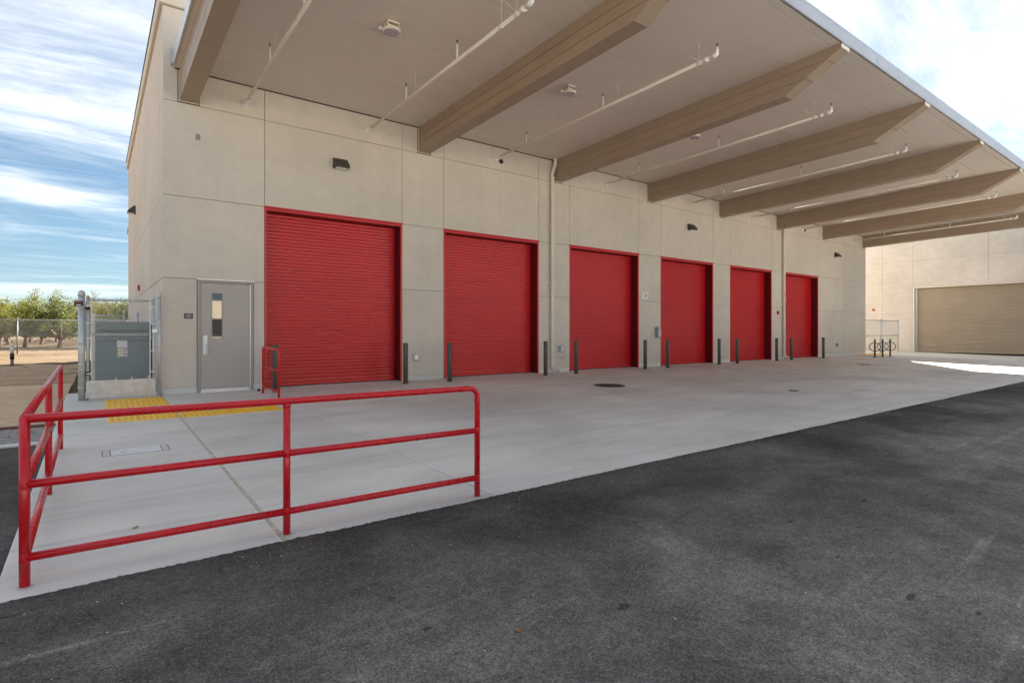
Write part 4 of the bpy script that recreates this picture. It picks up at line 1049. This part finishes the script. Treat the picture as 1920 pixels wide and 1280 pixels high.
# ------------------------------------------------------------------ orchard trees
def tree_meshes(seed, h, w_, nl, mat):
    r = random.Random(seed); tm = MB()
    th = r.uniform(0.55, 0.72)
    lean = Vector((r.uniform(-0.25, 0.25), r.uniform(-0.15, 0.15), 0))
    base = Vector((0,0,-0.1)); fork = lean*1.0+Vector((0,0,th))
    tm.tube([base, lean*0.35+Vector((0,0,th*0.45)), fork], [0.16, 0.12, 0.11], 8)
    tips = []
    nb = r.randint(6, 8)
    for i in range(nb):
        a = 2*math.pi*i/nb+r.uniform(-0.4, 0.4); ln = r.uniform(0.8, 1.1)*w_*0.46; ca, sa = math.cos(a), math.sin(a)
        low = i % 3 == 0
        p1 = fork+Vector((ca*ln*0.5, sa*ln*0.5, (h-th)*(0.16 if low else 0.26)))
        p2_ = fork+Vector((ca*ln*0.9, sa*ln*0.9, (h-th)*(r.uniform(0.2, 0.35) if low else r.uniform(0.45, 0.68))))
        p3 = p2_+Vector((ca*ln*0.22, sa*ln*0.22, (h-th)*r.uniform(0.05, 0.30)))
        tm.tube([fork, p1, p2_, p3], [0.07, 0.045, 0.026, 0.008], 6)
        for q in range(9):
            t_ = r.uniform(0.0, 1.0); b_ = p1.lerp(p2_, t_) if t_ > 0.25 else fork.lerp(p1, 0.55+t_)
            e = b_+Vector((r.uniform(-1, 1)*0.6, r.uniform(-1, 1)*0.6, r.uniform(-0.45, 0.75)))
            if e.z < 0.75: e.z = 0.75+r.random()*0.2
            tm.tube([b_, (b_+e)/2+Vector((0,0,0.05)), e], [0.018, 0.011, 0.004], 4); tips.append((b_, e))
        tips += [(p2_, p3), (p1, p2_)]
        if r.random() < 0.8:
            b_ = p2_.lerp(p3, r.random()); e = b_+Vector((r.uniform(-0.25, 0.25), r.uniform(-0.25, 0.25), r.uniform(0.5, 1.1)))
            tm.tube([b_, e], [0.012, 0.003], 4); tips.append((b_, e))
    for q in range(10):
        a = r.uniform(0, 6.28); rr = r.uniform(0, 0.55)*w_*0.5
        b_ = fork+Vector((math.cos(a)*rr*0.4, math.sin(a)*rr*0.4, (h-th)*0.35)); e = fork+Vector((math.cos(a)*rr, math.sin(a)*rr, (h-th)*r.uniform(0.6, 0.95)))
        tm.tube([fork, b_, e], [0.04, 0.022, 0.006], 5); tips += [(b_, e), (b_, e)]
    lm = MB()
    for i in range(nl):
        b_, e = tips[r.randrange(len(tips))]; t_ = r.random()**0.8
        c = b_.lerp(e, t_); sp_ = 0.24 if t_ < 0.8 else 0.11
        c = c+Vector((r.gauss(0, sp_), r.gauss(0, sp_), r.gauss(0, sp_*0.9)))
        if c.z < th+0.05: c.z = th+0.05+r.random()*0.35
        L_ = r.uniform(0.07, 0.15); W_ = L_*r.uniform(0.42, 0.6)
        d = Vector((r.uniform(-1, 1), r.uniform(-1, 1), r.uniform(-0.9, 0.5))).normalized(); u = d.cross(Vector((r.uniform(-1, 1), r.uniform(-1, 1), r.uniform(-1, 1)))).normalized()
        o = len(lm.v); nrm = d.cross(u)*L_*0.12
        lm.v += [tuple(c), tuple(c+d*L_*0.5+u*W_*0.5+nrm), tuple(c+d*L_), tuple(c+d*L_*0.5-u*W_*0.5+nrm)]
        lm.f += [(o, o+1, o+2), (o, o+2, o+3)]; lm.sm += [False, False]
    return tm.mesh('trunk', 'bark'), lm.mesh('crown', mat)
TV = [tree_meshes(21, 3.8, 4.6, 13000, 'leaf_olive'), tree_meshes(33, 3.7, 4.7, 13000, 'leaf_yellow'), tree_meshes(48, 4.0, 4.5, 12000, 'leaf_yellow'), tree_meshes(57, 3.6, 4.4, 11000, 'leaf_olive'), tree_meshes(63, 3.8, 4.6, 12000, 'leaf_dry')]
near = [(-4.45, 58.5, 1, 1.06, 'yellow-green orchard tree with leaning trunk just right of the fence post'), (-2.15, 53.6, 0, 1.0, 'olive orchard tree with stout trunk, nearest left of the gate post'),
        (-5.9, 54.0, 1, 0.98, 'front orchard tree just left of the perimeter fence post'), (1.9, 52.5, 0, 0.92, 'leafy orchard tree half hidden behind the building corner'),
        (0.6, 58.0, 4, 1.0, 'front orchard tree seen through the top of the chain-link gate'), (-9.6, 56.0, 2, 1.05, 'front orchard tree at the left edge with tall wispy shoots')]
rt = random.Random(77)
ORD = ['first', 'second', 'third', 'fourth', 'fifth', 'sixth', 'seventh', 'eighth', 'ninth', 'tenth']
spots = list(near)
for row in range(9):
    y = 64+row*6.4; k_ = 0
    for col in range(-5, 4):
        x = col*5.6+(2.8 if row % 2 else 0)-1.2
        if -0.17 < x/y < 0.06:
            spots.append((x+rt.uniform(-0.5, 0.5), y+rt.uniform(-0.8, 0.8), rt.randrange(5), rt.uniform(0.92, 1.12), f'orchard tree in the {ORD[row+1]} row back from the fence, {ORD[k_]} from the left')); k_ += 1
for i, (x, y, k, s_, lab) in enumerate(spots):
    r = empty('orchard_tree', (x, y, -0.03), lab, 'tree', 'orchard trees beyond the fence', rt.uniform(0, 6.28) if i > 1 else 0.4*i)
    r.scale = (s_*1.05, s_*1.05, s_*1.13)
    link('trunk', TV[k][0], r); link('crown', TV[k][1], r)
# far edge of the orchard, one mass along the horizon
fo = random.Random(5); m = MB()
for i in range(9000):
    x = fo.uniform(-60, 25); y = fo.uniform(124, 140); z = fo.uniform(0.6, 3.6+0.5*math.sin(x*1.1)+0.3*math.sin(x*2.7))
    c = Vector((x, y, z)); d = Vector((fo.uniform(-1, 1), fo.uniform(-1, 1), fo.uniform(-1, 1))).normalized()*fo.uniform(0.15, 0.32); u = d.cross(Vector((fo.uniform(-1, 1), fo.uniform(-1, 1), fo.uniform(-1, 1)))).normalized()*0.12
    o = len(m.v); m.v += [tuple(c), tuple(c+d*.5+u), tuple(c+d), tuple(c+d*.5-u)]; m.f += [(o, o+1, o+2, o+3)]; m.sm += [False]
m.build('distant_orchard', 'leaf_olive', None, label='far rows of orchard foliage along the horizon', cat='foliage', kind='stuff')

# ------------------------------------------------------------------ litter
lf_rng = random.Random(9)
def leaf_litter(x, y, s_, lab, mat='dry_leaf'):
    z = zg(y)+0.008 if y < 3.7 else zg(y)+0.002
    m = MB(); n = 7
    v = [(0, 0, 0.006*s_/0.05)]+[(s_*lf_rng.uniform(0.4, 1)*math.cos(2*math.pi*i/n), s_*lf_rng.uniform(0.4, 0.9)*math.sin(2*math.pi*i/n), lf_rng.uniform(0.0, 0.012)) for i in range(n)]
    m.add(v, [(0, 1+i, 1+(i+1) % n) for i in range(n)])
    o = m.build('fallen_leaf', mat, None, loc=(x, y, z), label=lab, cat='leaf')
leaf_litter(1.55, 2.02, 0.022, 'crumpled brown leaf on the asphalt near the bottom edge')
leaf_litter(0.22, 4.60, 0.030, 'dry brown leaf on the concrete inside the red rail')

pr = random.Random(31); m = MB()
for i in range(260):
    y = 3.72-abs(pr.gauss(0, 1.6)) if i % 3 else 3.70-pr.random()*0.25
    x = pr.uniform(-0.4, 12)
    if y < 0.6: continue
    q = pr.uniform(0.0018, 0.0055); z = zg(y)+0.006
    v = [(x+q*math.cos(a)*pr.uniform(0.7, 1.2), y+q*math.sin(a)*pr.uniform(0.7, 1.2), z) for a in (0.3, 1.6, 2.8, 4.1, 5.3)]+[(x, y, z+q*0.9)]
    m.add(v, [(j, (j+1) % 5, 5) for j in range(5)])
m.build('pebbles', 'stem_concrete', None, label='pale grit scattered over the asphalt along the slab edge', cat='grit', kind='stuff')
